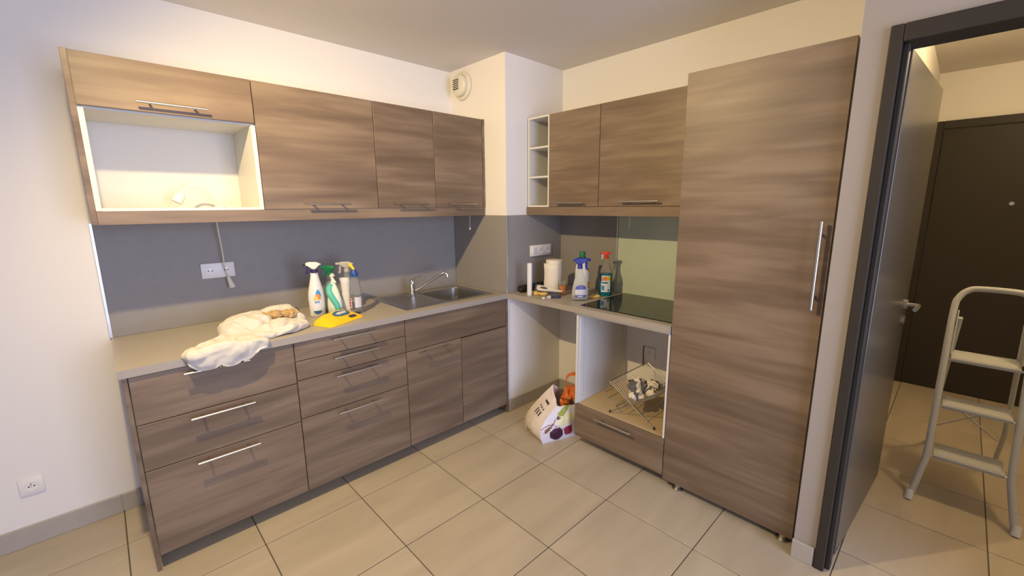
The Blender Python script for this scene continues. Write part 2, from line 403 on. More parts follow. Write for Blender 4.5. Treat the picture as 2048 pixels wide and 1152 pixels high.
for z0, z1, hz in ((0.766, 0.862, 0.845), (0.667, 0.766, 0.747), (0.466, 0.667, 0.648), (DB, 0.466, 0.444)):
    front_panel('drawer', 'x', -2.0, -1.4, FL, z0, z1, c, (-1.823, -1.58, hz))
c = thing('sink_cabinet', 'walnut sink base cabinet with blank top panel and two doors', 'cabinet', (-1.0, -0.3, 0))
base_carcass(-1.4, -0.6, c)
front_panel('top_panel', 'x', -1.4, -0.6, FL, 0.667, 0.862, c)
front_panel('door', 'x', -1.4, -1.0, FL, DB, 0.667, c, (-1.321, -1.096, 0.648))
front_panel('door', 'x', -1.0, -0.6, FL, DB, 0.664, c)
tag(obj('cover_panel', b1((-2.6165, FL-0.001, 0.0), (-2.6012, -0.004, ZT-0.001), 0.001), 'walnut_x'), 'tall walnut end panel closing the three-drawer cabinet beside the white wall', 'panel')
tag(obj('cover_panel', b1((-0.5985, FL-0.001, 0.0), (-0.5825, -0.004, ZT-0.001), 0.001), 'walnut_x'), 'narrow walnut end panel between the sink cabinet and the corner shaft', 'panel')

# worktops (the sink cut out of the first)
WT = 0.898; WF = -0.612
SX0, SX1, SY0, SY1 = -1.345, -0.645, -0.545, -0.058
HX0, HX1, HY0, HY1 = SX0+0.02, SX1-0.02, SY0+0.02, SY1-0.02
bm = nb()
def slab(bm, rects, z0, z1):
    """rectangles on a common grid, joined without inner faces"""
    xs = sorted({r[0] for r in rects} | {r[1] for r in rects}); ys = sorted({r[2] for r in rects} | {r[3] for r in rects})
    inside = lambda i, j: any(r[0] <= (xs[i]+xs[i+1])/2 <= r[1] and r[2] <= (ys[j]+ys[j+1])/2 <= r[3] for r in rects) if 0 <= i < len(xs)-1 and 0 <= j < len(ys)-1 else False
    V = {}
    def v(i, j, k):
        if (i, j, k) not in V: V[(i, j, k)] = bm.verts.new((xs[i], ys[j], (z0, z1)[k]))
        return V[(i, j, k)]
    for i in range(len(xs)-1):
        for j in range(len(ys)-1):
            if not inside(i, j): continue
            bm.faces.new((v(i, j, 1), v(i+1, j, 1), v(i+1, j+1, 1), v(i, j+1, 1)))
            bm.faces.new((v(i, j, 0), v(i, j+1, 0), v(i+1, j+1, 0), v(i+1, j, 0)))
            if not inside(i-1, j): bm.faces.new((v(i, j, 0), v(i, j, 1), v(i, j+1, 1), v(i, j+1, 0)))
            if not inside(i+1, j): bm.faces.new((v(i+1, j, 0), v(i+1, j+1, 0), v(i+1, j+1, 1), v(i+1, j, 1)))
            if not inside(i, j-1): bm.faces.new((v(i, j, 0), v(i+1, j, 0), v(i+1, j, 1), v(i, j, 1)))
            if not inside(i, j+1): bm.faces.new((v(i, j+1, 0), v(i, j+1, 1), v(i+1, j+1, 1), v(i+1, j+1, 0)))
slab(bm, [(-2.628, HX0, WF, -0.003), (HX1, XP-0.003, WF, -0.003), (HX0, HX1, WF, HY0), (HX0, HX1, HY1, -0.003)], ZT, WT)
tag(obj('worktop', bm, 'worktop'), 'long taupe laminate worktop holding the sink and the white sheet', 'worktop')
w2 = thing('worktop', 'short taupe laminate worktop holding the black hob', 'worktop', (-0.3, -1.2, ZT))
obj('slab', b1((-0.582, -1.803, ZT), (-0.003, YP-0.003, WT), 0.0015), 'worktop', w2)
obj('edge_strip', b1((-0.586, -1.803, ZT-0.007), (-0.565, -1.2, ZT), 0.001), 'alu', w2, label='thin metal strip under the front edge')
obj('end_cap', b1((-0.5855, -1.8045, ZT-0.004), (-0.52, -1.8032, WT), 0.0005), 'alu', w2)

# backsplash
def panel(name, lo, hi, m, label, cat='backsplash'): return tag(obj(name, b1(lo, hi, 0.0008), m), label, cat, None)
ZB = 1.44
panel('backsplash_panel', (-2.620, -0.010, WT+0.0005), (XP-0.011, -0.0005, ZB+0.05), 'slate', 'long slate grey backsplash panel behind the sink and the sprays')
panel('backsplash_panel', (XP-0.010, YP-0.001, WT+0.0005), (XP-0.0005, -0.0105, ZB), 'slate', 'slate grey backsplash panel on the sink side of the corner shaft')
panel('backsplash_panel', (XP+0.006, YP-0.010, WT+0.0005), (-0.0105, YP-0.0005, ZB), 'slate', 'slate grey backsplash panel carrying the triple socket on the shaft')
panel('backsplash_panel', (-0.010, -1.104, WT+0.0005), (-0.0005, YP-0.0005, ZB+0.05), 'slate', 'narrow slate grey backsplash panel between the shaft and the green glass')
gp = thing('splash_glass', 'pale green glass splash panel behind the hob', 'glass panel', (-0.005, -1.45, WT))
obj('glass', b1((-0.008, -1.803, WT+0.0005), (-0.0005, -1.116, ZB+0.05), 0.001), 'glass_green', gp)
bm = nb(); cyl(bm, (-0.008, -1.16, 0.965), (-0.011, -1.16, 0.965), 0.007, 14); obj('screw', bm, 'steel', gp, smooth=True)
tag(obj('edge_profile', b1((-0.014, -1.115, WT+0.0005), (-0.0005, -1.105, ZB+0.04), 0.001), 'alu'), 'upright aluminium profile between the slate panel and the green glass', 'edge trim')
tag(obj('edge_profile', b1((-2.632, -0.012, WT+0.0005), (-2.6205, -0.0005, ZB), 0.001), 'alu'), 'upright aluminium profile at the free end of the long backsplash', 'edge trim')
tag(obj('edge_profile', b1((XP-0.010, YP-0.012, WT+0.0005), (XP+0.0055, YP-0.0015, ZB), 0.001), 'alu'), 'upright aluminium profile on the outer corner of the shaft', 'edge trim')

# ------------------------------------------------------------------ wall cabinets over the sink run
DU = -0.38; UZ0, UZ1 = 1.495, 2.09
def wall_carcass_x(x0, x1, parent, back=True):
    yf, yb = DU+0.019, -0.001; z0, z1 = UZ0, UZ1-0.001; t = 0.017
    bm = nb(); box(bm, (x0+0.001, yf, z0), (x0+t, yb, z1)); box(bm, (x1-t, yf, z0), (x1-0.001, yb, z1))
    box(bm, (x0+t, yf, z0), (x1-t, yb, z0+t)); box(bm, (x0+t, yf, z1-t), (x1-t, yb, z1)); box(bm, (x0+t, yb-0.012, z0+t), (x1-t, yb, z1-t))
    obj('carcass', bm, 'carcass_white', parent)
c = thing('wall_cabinet', 'wall cabinet with short walnut flap above an open white microwave niche', 'cabinet', (-2.3, -0.19, UZ0))
yf = DU; t = 0.018
bm = nb(); box(bm, (-2.5988, yf, UZ0), (-2.599+t, -0.013, 1.886), 0.0008); box(bm, (-2.001-t, yf, UZ0), (-2.001, -0.013, 1.886), 0.0008)
box(bm, (-2.599+t, yf+0.001, UZ0), (-2.001-t, -0.013, UZ0+0.012)); box(bm, (-2.5988, yf+0.02, 1.886), (-2.001, -0.013, 1.886+t))
obj('niche', bm, 'carcass_white', c)
obj('back_panel', b1((-2.5988, -0.0125, UZ0), (-2.001, -0.001, UZ1-0.001)), 'carcass_white', c)
bm = nb(); box(bm, (-2.5988, DU+0.02, 1.905), (-2.599+t, -0.013, UZ1-0.001)); box(bm, (-2.001-t, DU+0.02, 1.905), (-2.001, -0.013, UZ1-0.001)); box(bm, (-2.599+t, DU+0.02, UZ1-t), (-2.001-t, -0.013, UZ1-0.001))
obj('carcass', bm, 'carcass_white', c)
front_panel('door', 'x', -2.6, -2.0, DU, 1.893, UZ1, c, (-2.424, -2.187, 1.926))
c = thing('wall_cabinet', 'wide walnut wall cabinet beside the open microwave niche', 'cabinet', (-1.7, -0.19, UZ0))
wall_carcass_x(-2.0, -1.4, c); front_panel('door', 'x', -2.0, -1.4, DU, UZ0, UZ1, c, (-1.815, -1.578, 1.521))
c = thing('wall_cabinet', 'narrow walnut wall cabinet over the tap, between two other wall cabinets', 'cabinet', (-1.2, -0.19, UZ0))
wall_carcass_x(-1.4, -1.0, c); front_panel('door', 'x', -1.4, -1.0, DU, UZ0, UZ1, c, (-1.311, -1.075, 1.520))
c = thing('wall_cabinet', 'narrow walnut wall cabinet against the corner shaft, under the round vent', 'cabinet', (-0.8, -0.19, UZ0))
wall_carcass_x(-1.0, -0.602, c); front_panel('door', 'x', -1.0, -0.602, DU, UZ0, UZ1, c, (-0.913, -0.689, 1.517))
obj('filler', b1((-0.600, DU, UZ0), (-0.5815, DU+0.018, UZ1), 0.0008), 'walnut_x', c)
tag(obj('cover_panel', b1((-2.618, DU-0.0005, 1.44), (-2.5992, -0.001, UZ1), 0.001), 'walnut_x'), 'walnut end panel on the open side of the microwave wall cabinet', 'panel')
tag(obj('light_pelmet', b1((-2.5990, DU+0.001, 1.44), (-0.5915, DU+0.017, UZ0-0.0005), 0.001), 'walnut_x'), 'long walnut pelmet strip under the wall cabinets over the sink', 'trim strip')

# wall cabinets over the hob run
c = thing('shelf_unit', 'narrow open white shelf unit with three compartments beside the shaft', 'shelf', (-0.19, -0.70, UZ0))
y0, y1 = -0.7990, -0.6060; t = 0.011
bm = nb(); box(bm, (DU+0.002, y0, UZ0), (-0.001, y0+t, UZ1), 0.0006); box(bm, (DU+0.002, y1-t, UZ0), (-0.001, y1, UZ1), 0.0006)
box(bm, (-0.008, y0+t, UZ0), (-0.001, y1-t, UZ1))
obj('frame', bm, 'carcass_white', c)
for z in (UZ0, UZ0+0.196, UZ0+0.390, UZ1-t):
    obj('shelf', b1((DU+0.002, y0+t, z), (-0.0085, y1-t, z+t), 0.0005), 'carcass_white', c)
def wall_carcass_y(y0, y1, parent):
    xf_, xb = DU+0.019, -0.001; z0, z1 = UZ0, UZ1-0.001; t = 0.017
    bm = nb(); box(bm, (xf_, y0+0.001, z0), (xb, y0+t, z1)); box(bm, (xf_, y1-t, z0), (xb, y1-0.001, z1))
    box(bm, (xf_, y0+t, z0), (xb, y1-t, z0+t)); box(bm, (xf_, y0+t, z1-t), (xb, y1-t, z1)); box(bm, (xb-0.012, y0+t, z0+t), (xb, y1-t, z1-t))
    obj('carcass', bm, 'carcass_white', parent)
c = thing('wall_cabinet', 'narrow walnut wall cabinet beside the open white shelf unit', 'cabinet', (-0.19, -1.0, UZ0))
wall_carcass_y(-1.2, -0.8, c); front_panel('door', 'y', -1.2, -0.8, DU, UZ0, UZ1, c, (-1.110, -0.882, 1.520))
c = thing('wall_cabinet', 'wide walnut wall cabinet over the hob beside the tall cabinet', 'cabinet', (-0.19, -1.5, UZ0))
wall_carcass_y(-1.8, -1.2, c); front_panel('door', 'y', -1.8, -1.2, DU, UZ0, UZ1, c, (-1.610, -1.366, 1.524))
tag(obj('light_pelmet', b1((DU-0.006, -1.803, 1.44), (DU+0.014, -0.600, UZ0-0.0005), 0.001), 'walnut_y'), 'walnut pelmet strip under the wall cabinets over the hob', 'trim strip')

# oven housing with drawer
FX = -0.575
c = thing('oven_cabinet', 'open white oven housing under the hob with one walnut drawer', 'cabinet', (-0.3, -1.5, 0))
bm = nb(); box(bm, (-0.553, -1.2230, 0.075), (-0.02, -1.2055, ZT-0.0085), 0.0008); box(bm, (-0.553, -1.8035, 0.075), (-0.02, -1.787, ZT-0.0085), 0.0008)
box(bm, (-0.553, -1.787, 0.075), (-0.02, -1.223, 0.092))
obj('carcass', bm, 'carcass_white', c)
bm = nb(); box(bm, (-0.5745, -1.2185, 0.277), (-0.5535, -1.2055, ZT-0.0085), 0.0008); obj('edge_strip', bm, 'carcass_white', c)
bm = nb(); box(bm, (-0.5745, -1.8035, 0.277), (-0.5535, -1.793, ZT-0.0085), 0.0008); obj('edge_strip', bm, 'carcass_white', c)
obj('shelf', b1((-0.556, -1.7865, 0.262), (-0.02, -1.2235, 0.280), 0.0008), 'chipboard', c, label='raw chipboard floor of the oven niche')
bm = nb()
for i in range(26):
    z = 0.32+i*0.02
    for x in (-0.515, -0.07):
        cyl(bm, (x, -1.2235, z), (x, -1.2228, z), 0.0026, 8)
o = obj('pin_holes', bm, 'dark_hole', c); o['kind'] = 'stuff'
front_panel('drawer', 'y', -1.805, -1.205, FX, 0.060, 0.275, c, (-1.623, -1.376, 0.240))
legs(c, (-0.38, -0.1), (-1.26, -1.75), 0.0745)

# tall cabinet
c = thing('tall_cabinet', 'tall walnut cabinet with one full-height door and steel feet', 'cabinet', (-0.3, -2.11, 0))
bm = nb(); box(bm, (-0.554, -1.8235, 0.06), (-0.005, -1.8065, 2.085)); box(bm, (-0.554, -2.4185, 0.06), (-0.005, -2.4015, 2.085))
box(bm, (-0.554, -2.4015, 0.06), (-0.005, -1.8235, 0.078)); box(bm, (-0.554, -2.4015, 2.067), (-0.005, -1.8235, 2.085)); box(bm, (-0.017, -2.4015, 0.078), (-0.005, -1.8235, 2.067))
obj('carcass', bm, 'carcass_white', c)
d = front_panel('door', 'y', -2.420, -1.8055, FX, 0.042, 2.09, c)
bm = nb(); cyl(bm, (FX-0.036, -2.385, 1.090), (FX-0.036, -2.385, 1.437), 0.0065, 12)
for z in (1.14, 1.385): cyl(bm, (FX+0.0005, -2.385, z), (FX-0.036, -2.385, z), 0.0055, 10)
obj('handle', bm, 'steel', d, smooth=True, label='upright steel bar handle')
legs(c, (-0.538, -0.10), (-1.880, -2.375), 0.0595, 'steel', 0.015)

# ------------------------------------------------------------------ sink, tap, hob
s = thing('sink', 'stainless steel inset sink with ribbed drainer beside the bowl', 'sink', (-1.0, -0.3, WT))
BX0, BX1, BY0, BY1 = -1.035, -0.675, -0.510, -0.120; zt_ = WT+0.004; zr = WT+0.0005
def rrect(x0, x1, y0, y1, r, n=5):
    out = []
    for cx_, cy_, a in ((x1-r, y1-r, 0), (x0+r, y1-r, PI/2), (x0+r, y0+r, PI), (x1-r, y0+r, 3*PI/2)):
        for k in range(n+1):
            th = a+PI/2*k/n; out.append((cx_+r*math.cos(th), cy_+r*math.sin(th)))
    return out
def ring3(p, z): return [Vector((q[0], q[1], z)) for q in p]
bm = nb(); R0 = rrect(SX0, SX1, SY0, SY1, 0.012); R1 = rrect(SX0+0.004, SX1-0.004, SY0+0.004, SY1-0.004, 0.010)
R2 = rrect(BX0, BX1, BY0, BY1, 0.055); R3 = rrect(BX0+0.006, BX1-0.006, BY0+0.006, BY1-0.006, 0.05)
ring_loft(bm, [ring3(R0, zr), ring3(R1, zt_), ring3(R2, zt_-0.001), ring3(R3, zt_-0.01)], False, False)
obj('rim', bm, 'steel', s, smooth=True)
bm = nb(); R4 = rrect(BX0+0.012, BX1-0.012, BY0+0.012, BY1-0.012, 0.05); R5 = rrect(BX0+0.035, BX1-0.035, BY0+0.035, BY1-0.035, 0.045)
ring_loft(bm, [ring3(R3, zt_-0.0101), ring3(R4, WT-0.14), ring3(R5, WT-0.158)], False, True)
obj('bowl', bm, 'steel', s, smooth=True)
bm = nb(); lathe(bm, [(0.036, 0), (0.036, 0.003), (0.02, 0.002)], 20, c=(-0.855, -0.315, WT-0.158)); obj('drain', bm, 'chrome', s, smooth=True)
bm = nb()
for k in range(9):
    y = -0.46+k*0.040
    tube(bm, [(-1.305, y, zt_), (-1.075, y, zt_)], 0.0045, 8, 0.45)
    if k == 8: break
obj('drainer_ribs', bm, 'steel', s, smooth=True)
tp = thing('tap', 'chrome single-lever kitchen tap with long swivel spout', 'tap', (-1.075, -0.155, zt_))
bm = nb(); lathe(bm, [(0.026, 0), (0.026, 0.005), (0.022, 0.008), (0.0215, 0.068), (0.023, 0.072), (0.023, 0.088), (0.018, 0.098), (0.008, 0.102)], 24, c=(-1.075, -0.155, zt_)); obj('body', bm, 'chrome', tp, smooth=True)
bm = nb(); tube(bm, smooth_path([(-1.063, -0.165, zt_+0.026), (-1.03, -0.19, zt_+0.046), (-0.97, -0.237, zt_+0.095), (-0.915, -0.279, zt_+0.137), (-0.893, -0.296, zt_+0.145), (-0.884, -0.303, zt_+0.132)], 6), 0.0095, 12)
cyl(bm, (-0.885, -0.302, zt_+0.138), (-0.881, -0.305, zt_+0.117), 0.012, 14); obj('spout', bm, 'chrome', tp, smooth=True)
bm = nb(); tube(bm, smooth_path([(-1.072, -0.158, zt_+0.096), (-1.045, -0.163, zt_+0.112), (-1.005, -0.170, zt_+0.124)], 4), [0.012]*3+[0.009]*3+[0.0075]*3, 12, 0.6); obj('lever', bm, 'chrome', tp, smooth=True)

hb = thing('hob', 'black glass built-in hob on the short worktop', 'hob', (-0.27, -1.48, WT))
HB = (-0.520, -0.020, -1.790, -1.192)
obj('glass', b1((HB[0], HB[2], WT+0.0004), (HB[1], HB[3], WT+0.0055), 0.0012), 'glass_black', hb)
for cx_, cy_, r in ((-0.38, -1.345, 0.085), (-0.15, -1.345, 0.072), (-0.38, -1.63, 0.072), (-0.15, -1.63, 0.1)):
    bm = nb(); n = 40
    ring_loft(bm, [[Vector((cx_+q*math.cos(2*PI*i/n), cy_+q*math.sin(2*PI*i/n), WT+0.0057)) for i in range(n)] for q in (r-0.0015, r)], False, False)
    obj('zone_ring', bm, 'steel_dark', hb)

# ------------------------------------------------------------------ sockets and vent
def socket_plate(name, label, M, w, h, units, cat='socket'):
    """plate in local x (along the wall), z up, -y out of the wall; units: list of (kind, x)"""
    t = thing(name, label, cat); t.matrix_world = M
    obj('plate', box(nb(), (-w/2, -0.009, -h/2), (w/2, -0.0005, h/2), 0.003, 2), 'white_plastic', t, smooth=True, local=True)
    for kind, x in units:
        if kind == 'socket':
            bm = nb(); n = 28
            def rg(r, y): return [Vector((x+r*math.cos(2*PI*i/n), y, r*math.sin(2*PI*i/n))) for i in range(n)]
            ring_loft(bm, [rg(0.0225, -0.0091), rg(0.0225, -0.0108), rg(0.0195, -0.0108), rg(0.0185, -0.0093)], False, True)
            o = obj('socket', bm, 'white_plastic', t, smooth=True, local=True)
            for dx in (-0.0085, 0.0085):
                bm = nb(); cyl(bm, (x+dx, -0.0092, -0.001), (x+dx, -0.0102, -0.001), 0.0030, 10); obj('hole', bm, 'dark_hole', o, local=True)
            bm = nb(); cyl(bm, (x, -0.0092, 0.0105), (x, -0.017, 0.0105), 0.0026, 10); obj('pin', bm, 'steel', o, smooth=True, local=True)
        else:
            obj('rocker', prism(nb(), [(-0.018, -0.0092), (0.018, -0.0092), (0.018, -0.0118), (-0.018, -0.0145)], 0.045, 'Z', 0.0008, 1), 'white_plastic', t, local=True).location.x = x
    return t
def WM_(loc, out):   # out: direction the plate faces
    o = Vector(out); x = Vector((0, 0, 1)).cross(-o)*-1; x = (-o).cross(Vector((0, 0, 1)))
    return Matrix.Translation(loc) @ Matrix(((x.x, -o.x, 0), (x.y, -o.y, 0), (0, 0, 1))).to_4x4()
socket_plate('wall_socket', 'single white socket low on the bare white wall', WM_((-2.976, 0, 0.281), (0, -1, 0)), 0.078, 0.078, [('socket', 0)])
socket_plate('wall_socket', 'double white socket on the long backsplash behind the hanging cord', WM_((-2.166, -0.0098, 1.176), (0, -1, 0)), 0.152, 0.080, [('socket', -0.036), ('socket', 0.036)])
socket_plate('wall_socket', 'white triple plate with switch and two sockets on the shaft', WM_((-0.248, YP-0.0098, 1.180), (0, -1, 0)), 0.226, 0.080, [('switch', -0.072), ('socket', 0), ('socket', 0.072)])
socket_plate('wall_socket', 'white socket on the wall inside the open oven housing', WM_((0, -1.395, 0.512), (-1, 0, 0)), 0.080, 0.080, [('socket', 0)])

bm = nb(); tube(bm, smooth_path([(-0.008, -1.352, 0.555), (-0.010, -1.352, 0.50), (-0.009, -1.353, 0.44), (-0.008, -1.352, 0.41)], 3), 0.0042, 8)  # narrow brown strip standing in for the shade along the socket plate
tag(obj('shade_strip', bm, 'hem', smooth=True), 'short brown strip standing in for shade beside the socket inside the oven housing', 'shade_strip')
v = thing('air_vent', 'round cream extractor vent high on the corner shaft', 'vent', (XP, -0.158, 2.345))
def vx(prof, seg=32):
    bm = nb(); lathe(bm, prof, seg); return xf(bm, Matrix.Rotation(-PI/2, 4, 'Y'))
obj('collar', vx([(0.088, 0.001), (0.094, 0.004), (0.095, 0.014), (0.088, 0.020), (0.07, 0.022)]), 'cream_plastic', v, smooth=True, local=True)
obj('cap', vx([(0.07, 0.0221), (0.074, 0.030), (0.072, 0.046), (0.062, 0.055), (0.03, 0.060), (0.002, 0.061)]), 'cream_plastic', v, smooth=True, local=True)
obj('grille_back', box(nb(), (-0.0630, -0.018, -0.030), (-0.0612, 0.040, 0.042)), 'dark_hole', v, local=True)
for k in range(6):
    z = -0.024+k*0.012
    obj('grille_slat', box(nb(), (-0.0655, -0.018, z), (-0.0631, 0.040, z+0.005)), 'cream_plastic', v, local=True)

# hanging cord and pull chain, clip lamp in the niche
cd = thing('hanging_cord', 'white twisted cord with bulb socket hanging below the microwave niche', 'cord', (-2.15, -0.1, 1.44))
bm = nb(); tube(bm, smooth_path([(-2.152, -0.075, 1.478), (-2.152, -0.072, 1.40), (-2.146, -0.060, 1.33), (-2.142, -0.052, 1.25), (-2.140, -0.046, 1.20), (-2.128, -0.040, 1.135)], 6), 0.0034, 8); obj('cord', bm, 'cream_plastic', cd, smooth=True)
bm = nb(); lathe(bm, [(0.008, 0.0), (0.010, 0.012), (0.0125, 0.03), (0.016, 0.056), (0.016, 0.060), (0.012, 0.060), (0.010, 0.05)], 18)
xf(bm, Matrix.Translation((-2.129, -0.040, 1.138)) @ Matrix.Rotation(math.radians(166), 4, 'Y')); obj('lamp_socket', bm, 'cream_plastic', cd, smooth=True)
cd = thing('pull_chain', 'thin pull chain hanging under the wall cabinet by the shaft', 'chain', (-0.665, -0.3, 1.44))
bm = nb(); cyl(bm, (-0.665, -0.30, 1.478), (-0.665, -0.30, 1.352), 0.0016, 6); obj('chain', bm, 'cream_plastic', cd)
bm = nb(); lathe(bm, [(0.002, 0), (0.005, 0.004), (0.005, 0.014), (0.002, 0.019)], 10, c=(-0.665, -0.30, 1.336)); obj('knob', bm, 'cream_plastic', cd, smooth=True)
cl = thing('gooseneck_lamp', 'small white gooseneck spot lamp lying in the microwave niche', 'lamp', (-2.2, -0.15, 1.508))
bm = nb(); tube(bm, smooth_path([(-2.292, -0.155, 1.568), (-2.275, -0.145, 1.595), (-2.235, -0.135, 1.612), (-2.185, -0.13, 1.598), (-2.150, -0.13, 1.555), (-2.140, -0.13, 1.515)], 8), 0.0045, 10); obj('gooseneck', bm, 'white_plastic', cl, smooth=True)
bm = nb(); lathe(bm, [(0.021, 0.0), (0.0225, 0.001), (0.022, 0.02), (0.019, 0.04), (0.011, 0.052), (0.004, 0.056)], 20, cap0=False)
lathe(bm, [(0.0195, 0.004), (0.010, 0.02)], 20, cap0=False); 
xf(bm, Matrix.Translation((-2.318, -0.165, 1.533)) @ Matrix.Rotation(math.radians(32), 4, 'Y')); obj('lamp_shade', bm, 'white_plastic', cl, smooth=True)
bm = nb(); lathe(bm, [(0.024, 0), (0.025, 0.004), (0.02, 0.008), (0.006, 0.011)], 20, c=(-2.140, -0.13, 1.5072)); obj('base', bm, 'white_plastic', cl, smooth=True)

# ------------------------------------------------------------------ bottles
def patch(bm, prof, a0, a1, z0, z1, off=0.0008, sx=1, sy=1, n=10, rows=6, shape=None):
    """piece of label following a lathe profile"""
    def rad(z):
        for (p, q) in zip(prof, prof[1:]):
            if p[1] <= z <= q[1] and q[1] > p[1]:
                t = (z-p[1])/(q[1]-p[1]); return p[0]*(1-t)+q[0]*t
        return prof[-1][0]
    rings = []
    for j in range(rows+1):
        t = j/rows; z = z0+(z1-z0)*t; r = rad(z)
        k = shape(t) if shape else 1.0
        am, ah = (a0+a1)/2, (a1-a0)/2*k
        rings.append([Vector(((r*sx+off)*math.cos(am-ah+2*ah*i/n), (r*sy+off)*math.sin(am-ah+2*ah*i/n), z)) for i in range(n+1)])
    vs = [[bm.verts.new(p) for p in r] for r in rings]
    for a, b in zip(vs, vs[1:]):
        for i in range(n): bm.faces.new((a[i], a[i+1], b[i+1], b[i]))
    return bm
def sprayer(root, z, face, body_m, collar_m, trig_m, nozzle_m, r=0.014, s=1.0, trig=True):
    """trigger head; nozzle points along the local direction face (angle)"""
    R = Matrix.Translation((0, 0, z)) @ Matrix.Rotation(face, 4, 'Z') @ Matrix.Scale(s, 4)
    bm = nb(); lathe(bm, [(r/s, 0), (r/s, 0.016), (r/s*0.8, 0.020)], 20); xf(bm, R); obj('collar', bm, collar_m, root, smooth=True, local=True)
    poly = [(-0.012, 0.018), (0.010, 0.018), (0.014, 0.034), (0.040, 0.040), (0.040, 0.056), (0.022, 0.060), (-0.015, 0.059), (-0.038, 0.048), (-0.040, 0.042), (-0.022, 0.040)]
    bm = prism(nb(), poly, 0.020, 'Y', 0.004, 2); xf(bm, R); obj('spray_head', bm, body_m, root, smooth=True, local=True)
    bm = nb(); cyl(bm, (0.038, 0, 0.048), (0.056, 0, 0.048), 0.0075, 12); xf(bm, R); obj('nozzle', bm, nozzle_m, root, smooth=True, local=True)
    bm = nb(); tube(bm, smooth_path([(0.026, 0, 0.042), (0.034, 0, 0.028), (0.034, 0, 0.010), (0.040, 0, -0.006)], 4), 0.0055, 8, 1.2); xf(bm, R); obj('trigger', bm, trig_m, root, smooth=True, local=True)
AWAY = 0.8                                   # bearing from the camera's side: labels face it
FACE = math.atan2(-0.72, -0.69)              # towards the room
LEFTW, RIGHTW = math.atan2(0.69, -0.72), math.atan2(-0.69, 0.72)
G1 = 'cleaning bottles beside the wipes'
# white trigger spray
p = [(0.034, 0), (0.040, 0.006), (0.042, 0.05), (0.044, 0.10), (0.041, 0.14), (0.030, 0.19), (0.022, 0.225), (0.019, 0.25)]
t = thing('spray_bottle', 'white trigger spray bottle with dark purple collar beside the yellow wipes', 'bottle', (-1.765, -0.285, WT), 0)
obj('bottle', lathe(nb(), p, 28, 1.0, 0.75), 'bottle_white', t, smooth=True, local=True)
sprayer(t, 0.2485, LEFTW+0.25, 'bottle_white', 'purple', 'purple', 'purple', 0.019, 1.0)
f0 = FACE+0.50
lb = obj('label', patch(nb(), p, f0-0.1, f0+0.62, 0.115, 0.155, sx=1, sy=0.75, shape=lambda t: math.sqrt(max(0.02, 1-t*t))), 'label_sky', t, local=True)
obj('print', patch(nb(), p, f0-0.2, f0+0.6, 0.100, 0.130, 0.0012, 1, 0.75, shape=lambda t: 0.9-0.3*t), 'label_orange', lb, local=True)
obj('print', patch(nb(), p, f0-0.32, f0+0.18, 0.098, 0.115, 0.0014, 1, 0.75), 'yellow', lb, local=True)
for k, (a, w) in enumerate(((-0.02, 0.16), (0.2, 0.12), (0.38, 0.14))):
    obj('lettering', patch(nb(), p, f0+a-0.2, f0+a+w-0.2, 0.080, 0.092, 0.0012, 1, 0.75, 2, 2), 'label_sky', lb, local=True)
obj('print', patch(nb(), p, f0-0.45, f0+0.62, 0.020, 0.066, 0.0008, 1, 0.75, shape=lambda t: math.sqrt(max(0.02, 1-(2*t-1)**2))), 'label_white', lb, local=True)
obj('print', patch(nb(), p, f0-0.48, f0+0.62, 0.016, 0.036, 0.0012, 1, 0.75, shape=lambda t: math.sqrt(max(0.02, 1-(1-t)**2))), 'label_navy', lb, local=True)
# teal bottle, curved grip
t = thing('cleaner_bottle', 'pale cleaner bottle with curved teal side and small cream flip cap', 'bottle', (-1.680, -0.325, WT), math.atan2(-0.69, 0.72))
p = [(0.036, 0), (0.042, 0.006), (0.044, 0.05), (0.042, 0.085), (0.034, 0.12), (0.024, 0.15), (0.017, 0.172, -0.002), (0.014, 0.19, -0.004)]
obj('bottle', lathe(nb(), p, 28, 0.95, 0.6), 'pale_green', t, smooth=True, local=True)
bm = nb(); path = smooth_path([(0.026, -0.016, 0.012), (0.018, -0.018, 0.06), (-0.004, -0.020, 0.105), (-0.020, -0.012, 0.135), (-0.020, -0.004, 0.155), (-0.008, 0, 0.178)], 5)
tube(bm, path, [0.016]*6+[0.018]*6+[0.019]*5+[0.020]*5+[0.017]*(len(path)-22), 14, 0.9); obj('grip', bm, 'teal', t, smooth=True, local=True, label='curved teal grip')
bm = nb(); lathe(bm, [(0.012, 0.188), (0.012, 0.198), (0.009, 0.202)], 16); obj('neck', bm, 'bottle_white', t, smooth=True, local=True)
bm = nb(); tube(bm, smooth_path([(0.016, -0.004, 0.186), (0.002, -0.004, 0.202), (-0.004, -0.004, 0.222), (0.006, -0.004, 0.232)], 4), [0.006]*4+[0.008]*4+[0.0115]*5, 12); obj('flip_cap', bm, 'brush_cream', t, smooth=True, local=True)
# green-headed spray behind
t = thing('spray_bottle', 'trigger spray bottle with green head and dark teal trigger behind the others', 'bottle', (-1.655, -0.215, WT))
p = [(0.034, 0), (0.038, 0.006), (0.038, 0.12), (0.03, 0.16), (0.018, 0.19), (0.015, 0.215)]
obj('bottle', lathe(nb(), p, 24, 1, 0.7), 'smoke_plastic', t, smooth=True, local=True)
sprayer(t, 0.2145, LEFTW, 'green', 'green', 'dark_teal', 'dark_teal', 0.017, 0.95)
